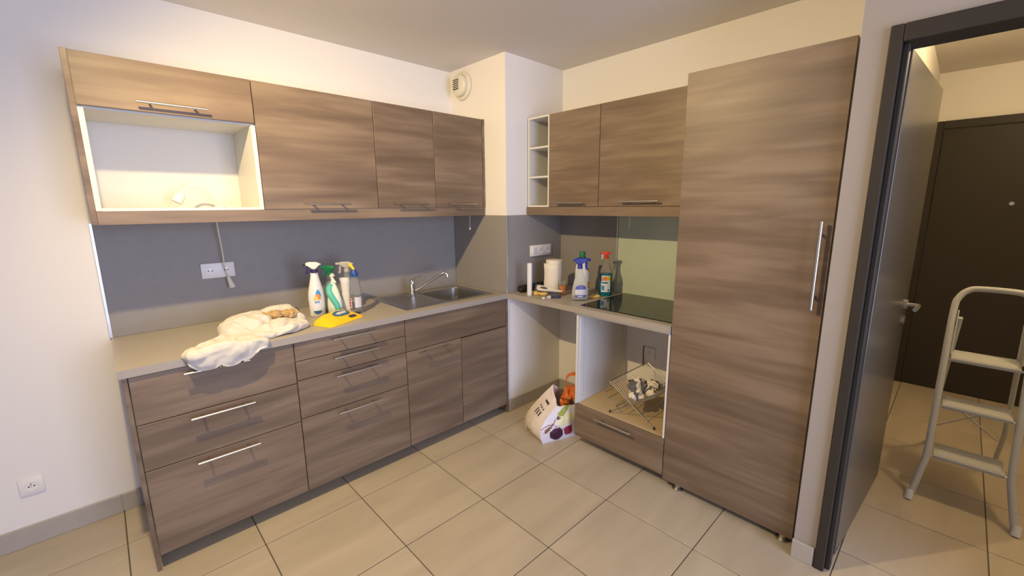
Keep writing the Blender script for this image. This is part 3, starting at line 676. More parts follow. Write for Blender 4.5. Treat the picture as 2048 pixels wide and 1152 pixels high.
# tall white flask
t = thing('flask', 'tall slim white plastic flask with open oval mouth among the sprays', 'bottle', (-1.602, -0.300, WT), RIGHTW)
p = [(0.030, 0), (0.033, 0.006), (0.030, 0.05), (0.026, 0.09), (0.024, 0.13), (0.026, 0.17), (0.029, 0.185), (0.029, 0.20, -0.004), (0.026, 0.20, -0.004), (0.024, 0.185, -0.004), (0.012, 0.16)]
obj('bottle', lathe(nb(), p, 24, 1, 0.7), 'bottle_white', t, smooth=True, local=True)
# grey-headed clear spray
t = thing('spray_bottle', 'clear trigger spray bottle with pale grey head behind the water bottle', 'bottle', (-1.560, -0.235, WT))
p = [(0.033, 0), (0.037, 0.006), (0.037, 0.11), (0.03, 0.16), (0.02, 0.19), (0.015, 0.225)]
obj('bottle', lathe(nb(), p, 24, 1, 0.75), 'smoke_plastic', t, smooth=True, local=True)
sprayer(t, 0.2245, LEFTW+0.3, 'grey_head', 'grey_head', 'grey_head', 'grey_head', 0.016, 1.05)
# clear water bottle with sports cap
t = thing('water_bottle', 'clear plastic water bottle with blue collar and yellow sports cap', 'bottle', (-1.578, -0.378, WT))
p = [(0.028, 0), (0.034, 0.006), (0.0355, 0.02), (0.033, 0.028), (0.0355, 0.036), (0.0355, 0.10), (0.033, 0.106), (0.0355, 0.112), (0.0355, 0.135), (0.030, 0.165), (0.022, 0.195), (0.017, 0.212), (0.015, 0.222)]
obj('bottle', lathe(nb(), p, 28), 'clear_plastic', t, smooth=True, local=True)
lb = obj('label', patch(nb(), [(0.0355, 0.03), (0.0355, 0.13)], FACE-1.35, FACE-0.35, 0.036, 0.092), 'label_pink', t, local=True)
for k in range(3): obj('print', patch(nb(), [(0.0358, 0.03), (0.0358, 0.13)], FACE-0.95, FACE-0.5, 0.045+k*0.016, 0.055+k*0.016, n=4, rows=1), 'label_plum', lb, local=True)
obj('label', patch(nb(), [(0.0355, 0.03), (0.0355, 0.13)], FACE+0.15, FACE+1.25, 0.038, 0.100), 'label_grey', t, local=True)
bm = nb(); lathe(bm, [(0.020, 0.215), (0.0215, 0.225), (0.020, 0.240), (0.012, 0.252), (0.009, 0.256)], 20); obj('cap', bm, 'cap_blue', t, smooth=True, local=True)
bm = nb(); tube(bm, smooth_path([(0, 0, 0.254), (-0.006, 0.005, 0.268), (-0.013, 0.011, 0.282), (-0.015, 0.013, 0.292)], 3), [0.008]*4+[0.010]*3+[0.0085]*3, 12); obj('spout', bm, 'yellow', t, smooth=True, local=True)

# wipes pack
t = thing('wipes_pack', 'soft yellow pack of cleaning wipes with blue oval at the worktop edge', 'wipes', (-1.722, -0.480, WT), math.radians(25))
def pillow(L, W, Hh, nx=28, ny=14, seam=0.012):
    bm = nb(); vs = {}
    for s_ in (0, 1):
        for i in range(nx+1):
            for j in range(ny+1):
                u, w = i/nx*2-1, j/ny*2-1
                h = Hh*(max(0, 1-abs(u)**3.5)**0.6)*(max(0, 1-abs(w)**4)**0.55)*(1+0.6*w)
                wr = 0.004*noise.noise(Vector((u*5, w*4, s_*3.0)))
                squeeze = 1-0.10*abs(u)**6
                x, y = u*L/2, w*W/2*squeeze
                z = 0.001+h*0.9+wr*(h/Hh) if s_ else 0.0008
                vs[(s_, i, j)] = bm.verts.new((x, y, z))
        for i in range(nx):
            for j in range(ny):
                q = (vs[(s_, i, j)], vs[(s_, i+1, j)], vs[(s_, i+1, j+1)], vs[(s_, i, j+1)])
                bm.faces.new(q if s_ else tuple(reversed(q)))
    bmesh.ops.remove_doubles(bm, verts=bm.verts, dist=0.0003)
    return bm
def pillow_patch(L, W, Hh, cx_, cy_, rx, ry, n=24, lift=0.0012, sq=2.0):
    bm = nb()
    def z(x, y):
        u, w = x/(L/2), y/(W/2); h = Hh*(max(0, 1-abs(u)**3.5)**0.6)*(max(0, 1-abs(w)**4)**0.55)*(1+0.6*w)
        return 0.001+h*0.9+0.004*noise.noise(Vector((u*5, w*4, 3.0)))*(h/Hh)+lift
    rings = []
    for k in range(1, 6):
        q = k/5; rg = []
        for i in range(n):
            a = 2*PI*i/n; ca, sa = math.cos(a), math.sin(a)
            f = (abs(ca)**sq+abs(sa)**sq)**(-1/sq)
            x, y = cx_+rx*q*ca*f, cy_+ry*q*sa*f; rg.append(Vector((x, y, z(x, y))))
        rings.append(rg)
    ring_loft(bm, rings, True, False); return bm
obj('pack', pillow(0.26, 0.135, 0.040), 'wipe_yellow', t, smooth=True, local=True)
obj('print', pillow_patch(0.26, 0.135, 0.040, 0.018, 0.002, 0.058, 0.030), 'label_navy', t, smooth=True, local=True, label='blue oval on the pack')
obj('print', pillow_patch(0.26, 0.135, 0.040, 0.050, -0.046, 0.026, 0.010, sq=5), 'ink', t, smooth=True, local=True)
obj('print', pillow_patch(0.26, 0.135, 0.040, 0.10, 0.04, 0.018, 0.016, sq=5), 'cap_blue', t, smooth=True, local=True)
obj('print', pillow_patch(0.26, 0.135, 0.040, 0.018, 0.004, 0.036, 0.010, lift=0.0016), 'label_grey', t, smooth=True, local=True)

# ---- bottles on the short worktop
FL_ = FACE-RIGHTW                            # the room's bearing for bottles turned by RIGHTW
t = thing('spray_bottle', 'clear trigger spray bottle with bright blue head and blue label by the hob', 'bottle', (-0.405, -1.095, WT), RIGHTW)
p = [(0.042, 0), (0.046, 0.006), (0.0455, 0.05), (0.041, 0.09), (0.033, 0.13), (0.022, 0.165), (0.016, 0.19), (0.0145, 0.208)]
obj('bottle', lathe(nb(), p, 28, 1.12, 0.72), 'smoke_plastic', t, smooth=True, local=True)
sprayer(t, 0.2075, 0.0, 'blue', 'blue', 'blue', 'blue', 0.0165, 1.18)
lb = obj('label', patch(nb(), p, FL_-0.72, FL_+0.95, 0.026, 0.105, sx=1.12, sy=0.72, n=14, rows=10, shape=lambda t: 1 if t < 0.7 else math.sqrt(max(0.04, 1-((t-0.7)/0.3)**2))), 'label_blue', t, local=True)
obj('print', patch(nb(), p, FL_-0.70, FL_+0.93, 0.040, 0.076, 0.0014, 1.12, 0.72), 'label_grey', lb, local=True)
obj('print', patch(nb(), p, FL_-0.66, FL_-0.40, 0.056, 0.070, 0.0018, 1.12, 0.72, 3, 2), 'bag_cream', lb, local=True)
obj('print', patch(nb(), p, FL_-0.30, FL_+0.30, 0.028, 0.034, 0.0014, 1.12, 0.72, 4, 1), 'label_grey', lb, local=True)
t = thing('detergent_bottle', 'white bottle with green cap and orange label behind the blue spray', 'bottle', (-0.262, -1.005, WT), RIGHTW)
p = [(0.040, 0), (0.044, 0.006), (0.044, 0.12), (0.042, 0.17), (0.037, 0.21), (0.026, 0.235), (0.018, 0.25)]
obj('bottle', lathe(nb(), p, 28, 1.12, 0.8), 'bottle_white', t, smooth=True, local=True)
bm = nb(); lathe(bm, [(0.025, 0.248), (0.025, 0.262), (0.021, 0.266), (0.020, 0.296), (0.018, 0.299)], 20); obj('cap', bm, 'green', t, smooth=True, local=True)
f0 = FL_+0.75
lb = obj('label', patch(nb(), p, f0, f0+1.2, 0.045, 0.20, sx=1.12, sy=0.8), 'label_white', t, local=True)
obj('print', patch(nb(), p, f0+0.03, f0+1.2, 0.05, 0.10, 0.0012, 1.12, 0.8), 'label_orange', lb, local=True)
obj('print', patch(nb(), p, f0+0.03, f0+1.2, 0.165, 0.185, 0.0012, 1.12, 0.8), 'label_orange', lb, local=True)
obj('print', patch(nb(), p, f0+0.2, f0+0.8, 0.11, 0.15, 0.0012, 1.12, 0.8, shape=lambda t: math.sqrt(max(0.02, 1-(2*t-1)**2))), 'label_green', lb, local=True)
t = thing('spray_bottle', 'glass cleaner bottle half full of blue liquid with red and white trigger', 'bottle', (-0.165, -1.132, WT), RIGHTW)
p = [(0.038, 0), (0.041, 0.006), (0.041, 0.155), (0.037, 0.172), (0.024, 0.205), (0.016, 0.235), (0.0135, 0.255)]
obj('bottle', lathe(nb(), [q for q in p if q[1] >= 0.155], 28, 1.06, 0.72, cap0=False), 'clear_plastic', t, smooth=True, local=True)
obj('liquid', lathe(nb(), [q for q in p if q[1] <= 0.155], 28, 1.06, 0.72), 'liquid_blue', t, smooth=True, local=True, label='blue liquid')
sprayer(t, 0.2545, PI-0.35, 'red', 'red', 'bottle_white', 'red', 0.0150, 0.78)
f0 = FL_-0.15
lb = obj('label', patch(nb(), p, f0-0.75, f0+0.75, 0.030, 0.142, sx=1.06, sy=0.72), 'label_white', t, local=True)
obj('print', patch(nb(), p, f0-0.6, f0+0.2, 0.108, 0.134, 0.0012, 1.06, 0.72), 'label_orange', lb, local=True)
obj('print', patch(nb(), p, f0+0.2, f0+0.72, 0.110, 0.136, 0.0012, 1.06, 0.72), 'yellow', lb, local=True)
obj('print', patch(nb(), p, f0-0.6, f0+0.3, 0.088, 0.098, 0.0012, 1.06, 0.72), 'label_navy', lb, local=True)
obj('print', patch(nb(), p, f0-0.65, f0-0.2, 0.042, 0.075, 0.0012, 1.06, 0.72), 'label_sky', lb, local=True)
obj('print', patch(nb(), p, f0+0.3, f0+0.6, 0.036, 0.048, 0.0012, 1.06, 0.72), 'label_navy', lb, local=True)
# paper towel roll with loose sheet
t = thing('paper_towel', 'upright roll of cream paper towel with a loose sheet end', 'paper roll', (-0.315, -0.800, WT))
bm = nb(); lathe(bm, [(0.056, 0.001), (0.058, 0.004), (0.058, 0.228), (0.056, 0.232), (0.022, 0.232), (0.021, 0.20)], 36); obj('roll', bm, 'paper', t, smooth=True, local=True)
bm = nb(); lathe(bm, [(0.0205, 0.150), (0.0205, 0.2325), (0.018, 0.2325), (0.018, 0.150)], 24, cap0=False, cap1=False); obj('core', bm, 'bag_cream', t, smooth=True, local=True)
bm = nb(); n = 22; rows = []
for j in range(7):
    z = 0.003+j/6*0.206; rg = []
    for i in range(n+1):
        q = i/n
        a = FACE+0.5-q*1.9; r = 0.0595+0.018*max(0, q-0.5)**1.5*2.2*(1+0.15*math.sin(j*1.3))
        rg.append(Vector((r*math.cos(a), r*math.sin(a), z)))
    rows.append([bm.verts.new(c_) for c_ in rg])
for a, b in zip(rows, rows[1:]):
    for i in range(n): bm.faces.new((a[i], a[i+1], b[i+1], b[i]))
o = obj('loose_sheet', bm, 'paper', t, smooth=True, local=True); md = o.modifiers.new('thick', 'SOLIDIFY'); md.thickness = 0.0008
# glass with orange remains
t = thing('drinking_glass', 'small clear tumbler with orange print in front of the paper towel', 'glass', (-0.345, -0.905, WT))
bm = nb(); lathe(bm, [(0.021, 0.0), (0.022, 0.002), (0.028, 0.096), (0.0268, 0.096), (0.0208, 0.005), (0.001, 0.0045)], 28, cap1=True); obj('cup', bm, 'clear_plastic', t, smooth=True, local=True)
obj('print', patch(nb(), [(0.0222, 0.002), (0.028, 0.096)], FACE-1.2, FACE+1.2, 0.008, 0.068, 0.0006, n=16, shape=lambda t: 0.75+0.25*math.cos(t*2*PI*1.0)), 'juice', t, smooth=True, local=True)
# white cardboard tube, black roll
t = thing('cardboard_tube', 'slim white tube standing upright before the shaft backsplash', 'tube', (-0.515, -0.752, WT))
bm = nb(); lathe(bm, [(0.0175, 0.0005), (0.0175, 0.222), (0.0145, 0.222), (0.0145, 0.12)], 28, cap1=False); obj('tube', bm, 'bottle_white', t, smooth=True, local=True)
t = thing('bag_roll', 'black roll of bin bags lying against the shaft backsplash', 'roll', (-0.34, -0.640, WT))
bm = nb(); A = Vector((-0.500, -0.648, WT+0.0255)); B = Vector((-0.205, -0.638, WT+0.0255)); d = (B-A).normalized()
tube(bm, [A, A+d*0.002, B-d*0.002, B], [0.023, 0.025, 0.025, 0.023], 24); obj('roll', bm, 'tape_black', t, smooth=True)
bm = nb(); tube(bm, [A-d*0.0015, A+d*0.004], 0.009, 16); obj('core', bm, 'brush_dark', t, smooth=True)
for q in (0.35, 0.62, 0.85):
    bm = nb(); c_ = A.lerp(B, q); tube(bm, [c_, c_+d*0.003], 0.0253, 24); obj('fold', bm, 'black_plastic', t, smooth=True)
# dishcloth scraper / brush pair and sponges
def lumps(blobs, voxel, seed=0, amp=0.01, freq=9.0, flat=None, aniso=(1, 1, 1), folds=None):
    """soft heap: overlapping ellipsoids fused into one skin, then creased"""
    bm = nb()
    for c_, r, rz in blobs:
        g = bmesh.ops.create_icosphere(bm, subdivisions=4, radius=1)
        M = Matrix.Translation(c_) @ Matrix.Rotation(rz, 4, 'Z') @ Matrix.Diagonal((*r, 1))
        bmesh.ops.transform(bm, matrix=M, verts=g['verts'])
    me = bpy.data.meshes.new('tmp'); bm.to_mesh(me); bm.free()
    o = bpy.data.objects.new('tmp', me); COL.objects.link(o)
    md = o.modifiers.new('r', 'REMESH'); md.mode = 'VOXEL'; md.voxel_size = voxel
    ms = o.modifiers.new('s', 'SMOOTH'); ms.factor = 0.6; ms.iterations = 6
    dg = bpy.context.evaluated_depsgraph_get(); ev = o.evaluated_get(dg)
    bm = nb(); bm.from_mesh(ev.to_mesh()); ev.to_mesh_clear()
    bpy.data.objects.remove(o); bpy.data.meshes.remove(me)
    bm.normal_update(); A_ = Vector(aniso)
    disp = []
    for v in bm.verts:
        q = Vector((v.co.x*A_.x, v.co.y*A_.y, v.co.z*A_.z))*freq + Vector((seed*3.7, seed*1.9, seed))
        w = noise.noise_vector(q*0.7)*0.9
        r1 = 1-abs(noise.noise(q+w))*2; r2 = 1-abs(noise.noise(q*2.1+w+Vector((5, 2, 9))))*2
        disp.append(v.normal*(amp*(r1*0.75+r2*0.35-0.45)))
    for v, d_ in zip(bm.verts, disp):
        v.co += d_
    if folds: folds(bm)
    if flat is not None:
        for v in bm.verts:
            if v.co.z < flat: v.co.z = flat
    bmesh.ops.smooth_vert(bm, verts=bm.verts, factor=0.4, use_axis_x=True, use_axis_y=True, use_axis_z=True)
    return bm
z0 = WT+0.0006
t = thing('sponge_cloth', 'crumpled yellow brown cleaning cloth under the dish brush', 'cloth', (-0.47, -0.80, WT))
obj('cloth', lumps([((-0.475, -0.785, WT+0.012), (0.030, 0.022, 0.018), 0.3), ((-0.455, -0.830, WT+0.011), (0.032, 0.022, 0.016), -0.5)], 0.003, 4, 0.005, 40, z0), 'sponge', t, smooth=True)
tag(obj('scouring_pad', lumps([((-0.290, -1.120, WT+0.008), (0.030, 0.018, 0.010), -0.75), ((-0.265, -1.138, WT+0.010), (0.022, 0.014, 0.011), -0.6)], 0.003, 6, 0.003, 50, z0), 'sponge', smooth=True), 'small torn yellow sponge between the blue spray and the hob', 'sponge')
t = thing('scraper', 'flat cream scraper with dark rim and hole lying on the worktop', 'scraper', (-0.43, -0.84, WT))
Rm = Matrix.Translation((-0.440, -0.842, WT+0.046)) @ Matrix.Rotation(math.radians(-50), 4, 'Z') @ Matrix.Rotation(math.radians(9), 4, 'Y') @ Matrix.Rotation(math.radians(12), 4, 'X')
bl = chaikin([(-0.075, -0.040), (-0.075, 0.045), (-0.02, 0.040), (0.035, 0.016), (0.10, 0.010), (0.118, 0.0), (0.10, -0.012), (0.035, -0.020), (-0.02, -0.040)], 2)
obj('blade', xf(prism(nb(), bl, 0.006, 'Z', 0.0015, 1), Rm), 'brush_cream', t, smooth=True)
bm = nb(); box(bm, (-0.082, -0.042, -0.005), (-0.070, 0.047, 0.006), 0.002); obj('rim', xf(bm, Rm), 'brush_dark', t)
bm = nb(); lathe(bm, [(0.021, 0.0032), (0.020, 0.0045)], 24, 1.2, 0.8, c=(-0.020, 0, 0)); obj('grip_hole', xf(bm, Rm), 'brush_dark', t, smooth=True)
t = thing('dish_brush', 'small round dark headed brush with clear bottle cap handle on the worktop', 'brush', (-0.40, -0.90, WT))
Rm = Matrix.Translation((-0.452, -0.935, WT+0.001)) @ Matrix.Rotation(math.radians(-40), 4, 'Z')
bm = nb(); lathe(bm, [(0.030, 0.0), (0.032, 0.004), (0.032, 0.014), (0.028, 0.018), (0.004, 0.020)], 24, 1.1, 0.85); obj('head', xf(bm, Rm), 'brush_dark', t, smooth=True)
bm = nb(); lathe(bm, [(0.014, 0), (0.015, 0.003), (0.015, 0.012), (0.011, 0.015)], 18, c=(-0.048, -0.014, 0)); obj('handle', xf(bm, Rm), 'label_grey', t, smooth=True)
tag(obj('bottle_cap', lathe(nb(), [(0.009, 0.0), (0.0095, 0.002), (0.0095, 0.009), (0.007, 0.011)], 16, c=(-0.536, -0.900, WT+0.0004)), 'label_white', smooth=True), 'tiny pale bottle cap near the worktop front edge', 'cap')

# ------------------------------------------------------------------ white sheet heap with ochre rag
sh = thing('bed_sheet', 'crumpled white sheet heaped on the worktop with one end hanging over', 'sheet', (-2.1, -0.42, WT))
zw = WT+0.001
blobs = [((-2.105, -0.36, WT+0.030), (0.150, 0.120, 0.062), 0.2), ((-1.985, -0.33, WT+0.045), (0.105, 0.085, 0.055), -0.2), ((-2.03, -0.46, WT+0.025), (0.12, 0.075, 0.040), 0.1),
         ((-2.175, -0.41, WT+0.022), (0.080, 0.09, 0.045), 0.5), ((-1.925, -0.38, WT+0.025), (0.06, 0.080, 0.036), 0.0), ((-1.930, -0.450, WT+0.014), (0.045, 0.055, 0.022), -0.4),
         ((-2.065, -0.525, WT+0.018), (0.10, 0.045, 0.030), 0.25), ((-1.985, -0.520, WT+0.022), (0.060, 0.045, 0.030), 0.4), ((-1.93, -0.485, WT+0.020), (0.050, 0.040, 0.026), 0.5), ((-1.902, -0.440, WT+0.008), (0.026, 0.070, 0.018), -0.35)]
tail = [((-2.215, -0.525, WT+0.010), (0.13, 0.10, 0.026), 0.35), ((-2.295, -0.575, WT+0.010), (0.12, 0.075, 0.028), 0.35), ((-2.375, -0.615, WT+0.004), (0.050, 0.050, 0.030), 0.4),
        ((-2.27, -0.632, WT-0.012), (0.125, 0.022, 0.052), 0.0), ((-2.345, -0.634, WT-0.018), (0.070, 0.022, 0.042), 0.0), ((-2.175, -0.622, WT+0.002), (0.075, 0.020, 0.030), 0.0)]
# hand-laid creases: (from, to, depth, half width); negative depth raises a fold
creases = [((-2.215, -0.50), (-2.02, -0.56), 0.022, 0.016), ((-2.13, -0.50), (-2.02, -0.425), 0.020, 0.012), ((-2.02, -0.425), (-1.93, -0.405), 0.018, 0.012), ((-2.06, -0.545), (-2.05, -0.455), 0.014, 0.009),
           ((-2.01, -0.54), (-1.955, -0.46), 0.018, 0.010), ((-1.955, -0.46), (-1.90, -0.43), 0.018, 0.012), ((-2.20, -0.40), (-2.14, -0.475), 0.012, 0.010), ((-2.23, -0.46), (-2.35, -0.575), -0.012, 0.014), ((-2.36, -0.60), (-2.20, -0.53), 0.012, 0.011),
           ((-2.385, -0.64), (-2.33, -0.575), 0.012, 0.010), ((-2.02, -0.39), (-1.95, -0.40), 0.020, 0.032), ((-1.94, -0.30), (-1.90, -0.44), -0.012, 0.016), ((-2.09, -0.44), (-2.01, -0.405), -0.010, 0.012)]
def sheet_fold(bm):
    for v in bm.verts:
        if v.co.z > WT+0.004:
            q = Vector((v.co.x+0.012*noise.noise(v.co*22), v.co.y+0.012*noise.noise(v.co*22+Vector((7, 3, 1)))))
            for a, b, dp, hw in creases:
                a = Vector(a); b = Vector(b); ab = b-a; t_ = max(0, min(1, (q-a).dot(ab)/ab.length_squared))
                d_ = (q-(a+ab*t_)).length
                if d_ < hw*2.2:
                    k = (max(0, 1-d_/(hw*2.2)))**1.5*math.sin(PI*(0.12+0.76*t_))
                    v.co.z = max(v.co.z-dp*k, zw+0.45*(v.co.z-zw))
        if v.co.y > -0.618 and v.co.z < zw: v.co.z = zw+0.0002
        if v.co.z < zw:
            yl_ = -0.6165-0.030*min(1, (zw-v.co.z)/0.028)
            if v.co.y > yl_: v.co.y = yl_
    hem = [v for v in bm.verts if v.co.z < zw+0.012 and v.co.y < -0.612]
    for _ in range(10): bmesh.ops.smooth_vert(bm, verts=hem, factor=0.5, use_axis_x=True, use_axis_y=False, use_axis_z=True)
    for _ in range(4): bmesh.ops.smooth_vert(bm, verts=hem, factor=0.5, use_axis_x=True, use_axis_y=True, use_axis_z=True)
    for v in hem:
        if v.co.z < zw: v.co.y = min(v.co.y, -0.6165-0.030*min(1, (zw-v.co.z)/0.028))
SHEET = obj('sheet', lumps(blobs+tail, 0.0040, 2, 0.010, 12, None, (1, 1.3, 0.8), sheet_fold), 'cloth_white', sh, smooth=True)
for v in SHEET.data.vertices:                    # rest on the slab, not in it
    y_, z_ = v.co.y+sh.location.y, v.co.z+sh.location.z
    if y_ > -0.620 and z_ < WT+0.0008: v.co.z = WT+0.0010-sh.location.z
from mathutils.bvhtree import BVHTree
_tree = BVHTree.FromPolygons([v.co+Vector(sh.location) for v in SHEET.data.vertices], [tuple(f.vertices) for f in SHEET.data.polygons])
def lie_on_sheet(bm):
    for v in bm.verts:
        h = _tree.ray_cast(Vector((v.co.x, v.co.y, 1.4)), Vector((0, 0, -1)))
        if h[0] is not None: v.co.z = max(v.co.z-0.012, h[0].z+0.0035)
tag(obj('rag', lumps([((-2.00, -0.405, WT+0.085), (0.042, 0.030, 0.018), 0.2), ((-1.955, -0.415, WT+0.080), (0.035, 0.030, 0.022), -0.3), ((-2.040, -0.385, WT+0.090), (0.026, 0.018, 0.012), 0.5), ((-1.925, -0.40, WT+0.078), (0.02, 0.016, 0.012), 0)], 0.003, 9, 0.011, 30, None, (1, 1, 1), lie_on_sheet), 'rag_ochre', smooth=True), 'stained ochre rag crumpled on top of the white sheet', 'rag')
bm = nb(); tube(bm, smooth_path([(-1.905, -0.335, WT+0.070), (-1.893, -0.338, WT+0.078), (-1.885, -0.345, WT+0.072), (-1.884, -0.352, WT+0.060)], 4), 0.0035, 8)
tag(obj('hair_tie', bm, 'ink', smooth=True), 'small dark loop on the far shoulder of the white sheet', 'loop')

# ------------------------------------------------------------------ dish rack and striped cloth in the oven niche
rk = thing('dish_rack', 'folding wire dish rack standing open in the oven niche', 'dish rack', (-0.3, -1.57, 0.28))
zf = 0.2805; X0, X1 = -0.530, -0.085
yc, hw = -1.572, 0.145
Lt, Rt = (yc+hw, 0.475), (yc-hw, 0.470)            # upper edges (y, z)
Lb, Rb = (yc+0.135, zf+0.006), (yc-0.150, zf+0.006)  # feet
def wire(bm, pts, r=0.0022, seg=6): return tube(bm, pts, r, seg)
def rack_frame(name, top, bot):
    bm = nb()
    wire(bm, [(X0, bot[0], bot[1]), (X0, top[0], top[1])], 0.0030); wire(bm, [(X1, bot[0], bot[1]), (X1, top[0], top[1])], 0.0030)
    wire(bm, [(X0, top[0], top[1]), (X1, top[0], top[1])], 0.0030); wire(bm, [(X0+0.0, bot[0]*0.72+top[0]*0.28, bot[1]*0.72+top[1]*0.28), (X1, bot[0]*0.72+top[0]*0.28, bot[1]*0.72+top[1]*0.28)], 0.0025)
    f = obj(name, bm, 'steel', rk, smooth=True)
    for x in (X0, X1):
        bm = nb(); lathe(bm, [(0.0045, -0.006), (0.006, -0.004), (0.006, 0.006), (0.004, 0.009)], 10, c=(x, bot[0], bot[1])); obj('foot', bm, 'black_plastic', f, smooth=True)
    return f
fa = rack_frame('frame', Lt, Rb); fb = rack_frame('frame', Rt, Lb)
mid = (yc-0.004, 0.372)
n = 24; me = None
for side, fo in ((Lt, fa), (Rt, fb)):
    for i in range(1, n):
        x = X0+(X1-X0)*i/n
        bm = nb(); wire(bm, [(x, side[0], side[1]), (x, mid[0], mid[1])], 0.0013, 5); obj('wire', bm, 'steel', fo)
bm = nb(); lo = [(-0.53, -1.435, 0.462), (-0.53, -1.395, 0.395), (-0.53, -1.42, 0.365), (-0.53, -1.475, 0.33)]
wire(bm, lo, 0.002); wire(bm, [(-0.38, q[1], q[2]) for q in lo], 0.002)
for q in lo[1:]: wire(bm, [q, (-0.38, q[1], q[2])], 0.002)
obj('cup_holder', bm, 'steel', rk, smooth=True)
def lie_in_rack(bm):
    for v in bm.verts: v.co.z = max(v.co.z, 0.378+0.70*abs(v.co.y+1.576))
tag(obj('striped_cloth', lumps([((-0.39, -1.530, 0.428), (0.070, 0.050, 0.050), 0.3), ((-0.31, -1.585, 0.415), (0.065, 0.050, 0.040), -0.3), ((-0.45, -1.565, 0.405), (0.045, 0.040, 0.028), 0.2), ((-0.385, -1.625, 0.420), (0.05, 0.035, 0.03), 0.6)], 0.004, 12, 0.020, 19, None, (1, 1, 1), lie_in_rack), 'striped_cloth', smooth=True), 'crumpled grey and white striped cloth lying in the dish rack', 'cloth')

# ------------------------------------------------------------------ shopping bags on the floor
def bag_body(name_root):
    # corners bottom (front-left, front-right, back-right, back-left) and rim
    Bt = [(-0.728, -1.075, 0.001), (-0.480, -1.165, 0.001), (-0.410, -0.965, 0.001), (-0.655, -0.890, 0.001)]
    Md = [(-0.722, -1.060, 0.11), (-0.490, -1.160, 0.12), (-0.410, -0.955, 0.12), (-0.665, -0.880, 0.12)]
    Tp = [(-0.602, -1.085, 0.222), (-0.485, -1.160, 0.215), (-0.420, -1.010, 0.25), (-0.530, -0.985, 0.318)]
    NR, NS = 34, 30
    bm = nb(); rings = []; idx = []
    lay_uv = []
    for j in range(NR+1):
        t_ = j/NR; rg = []
        for s_ in range(4):
            for i in range(NS):
                u = i/NS
                def L(Q): return Vector(Q[s_]).lerp(Vector(Q[(s_+1) % 4]), u)
                b_, m_, p_ = L(Bt), L(Md), L(Tp)
                pnt = b_*(1-t_)*(1-2*t_)+m_*4*t_*(1-t_)+p_*t_*(2*t_-1) if True else b_
                nrm = (Vector(Bt[(s_+1) % 4])-Vector(Bt[s_])); nrm = Vector((nrm.y, -nrm.x, 0)).normalized()
                bulge = 0.022*math.sin(PI*u)*math.sin(PI*min(1, t_*1.15))
                q = pnt*11
                cr = 0.010*noise.noise(q+Vector((2, 2, 2)))+0.006*(0.5-abs(noise.noise(q*2.3)))
                k = min(1, t_*4)
                pnt = pnt+nrm*(bulge+cr*k)
                if t_ > 0.75: pnt.z += 0.012*noise.noise(Vector((pnt.x*22, pnt.y*22, 1)))*(t_-0.75)*4
                pnt.z = max(pnt.z, 0.001)
                rg.append(pnt)
        rings.append(rg)
    vs = [[bm.verts.new(p_) for p_ in r] for r in rings]; N = 4*NS
    def colour(s_, u, t_):
        if s_ == 0:                                        # printed front face, u from front-left to front-right
            if (u-0.44-0.35*(t_-0.86))**2/0.024+(t_-0.88)**2/0.026 < 1 and t_ > 0.68: return 1   # pear
            if (u-0.36)**2/0.004+(t_-0.70)**2/0.002 < 1: return 3
            if (u-0.40)**2/0.030+(t_-0.22)**2/0.036 < 1: return 3                  # grapes
            if (u-0.72)**2/0.016+(t_-0.25)**2/0.020 < 1: return 4                  # berry
            if (u-0.17)**2/0.006+(t_-0.38-0.5*(u-0.17))**2/0.006 < 1: return 6
            if (u-0.62)**2/0.075+(t_-0.62)**2/0.034 < 1: return 2                  # yellow fruit
            if abs(t_-0.42-0.10*math.sin(u*7)) < 0.012: return 6
            if abs(u-0.13-0.25*t_) < 0.018 and t_ > 0.4: return 6
            return 5
        if s_ == 3:                                        # plain side with dark lettering strokes
            if 0.66 < t_ < 0.80:
                for a_, w_ in ((0.34, 0.10), (0.47, 0.10), (0.60, 0.10)):
                    if a_ < u < a_+w_*0.72 and (int((t_-0.66)*64) % 3 != 2): return 7
            if 0.85 < t_ < 0.87 and 0.35 < u < 0.65: return 7
            return 0
        return 0
    for j in range(NR):
        for k in range(N):
            f = bm.faces.new((vs[j][k], vs[j][(k+1) % N], vs[j+1][(k+1) % N], vs[j+1][k]))
            f.material_index = colour(k//NS, (k % NS+0.5)/NS, (j+0.5)/NR)
    bm.faces.new(list(reversed(vs[0])))
    return bm
bg = thing('shopping_bag', 'cream shopping bag printed with fruit standing before the empty slot', 'bag', (-0.57, -1.02, 0))
o = obj('bag', bag_body(bg), ['bag_cream', 'pear', 'bag_yellow', 'grape', 'berry', 'bag_lilac', 'hem', 'ink'], bg, smooth=True)
md = o.modifiers.new('thick', 'SOLIDIFY'); md.thickness = 0.0012; md.offset = -1
bm = prism(nb(), [(-0.655, 0.0), (-0.690, 0.012), (-0.700, 0.045), (-0.672, 0.075), (-0.650, 0.06)], 0.006, 'Y', 0.002, 1, c=-0.890)
obj('corner_fold', bm, 'bag_cream', bg, smooth=True)
t = thing('plastic_bag', 'crumpled orange carrier bag stuffed in behind the fruit shopping bag', 'bag', (-0.49, -1.08, 0.0))
def og_fold(bm):
    for v in bm.verts:
        v.co.y = max(v.co.y, -1.180)
        if v.co.z < 0.262:                       # inside the shopping bag
            k = min(1, (0.262-v.co.z)/0.02); q = Vector((v.co.x+0.505, v.co.y+1.072)); L_ = q.length
            if L_ > 0.036: q *= (0.036/L_)*k+(1-k)
            v.co.x, v.co.y = -0.505+q.x, -1.072+q.y
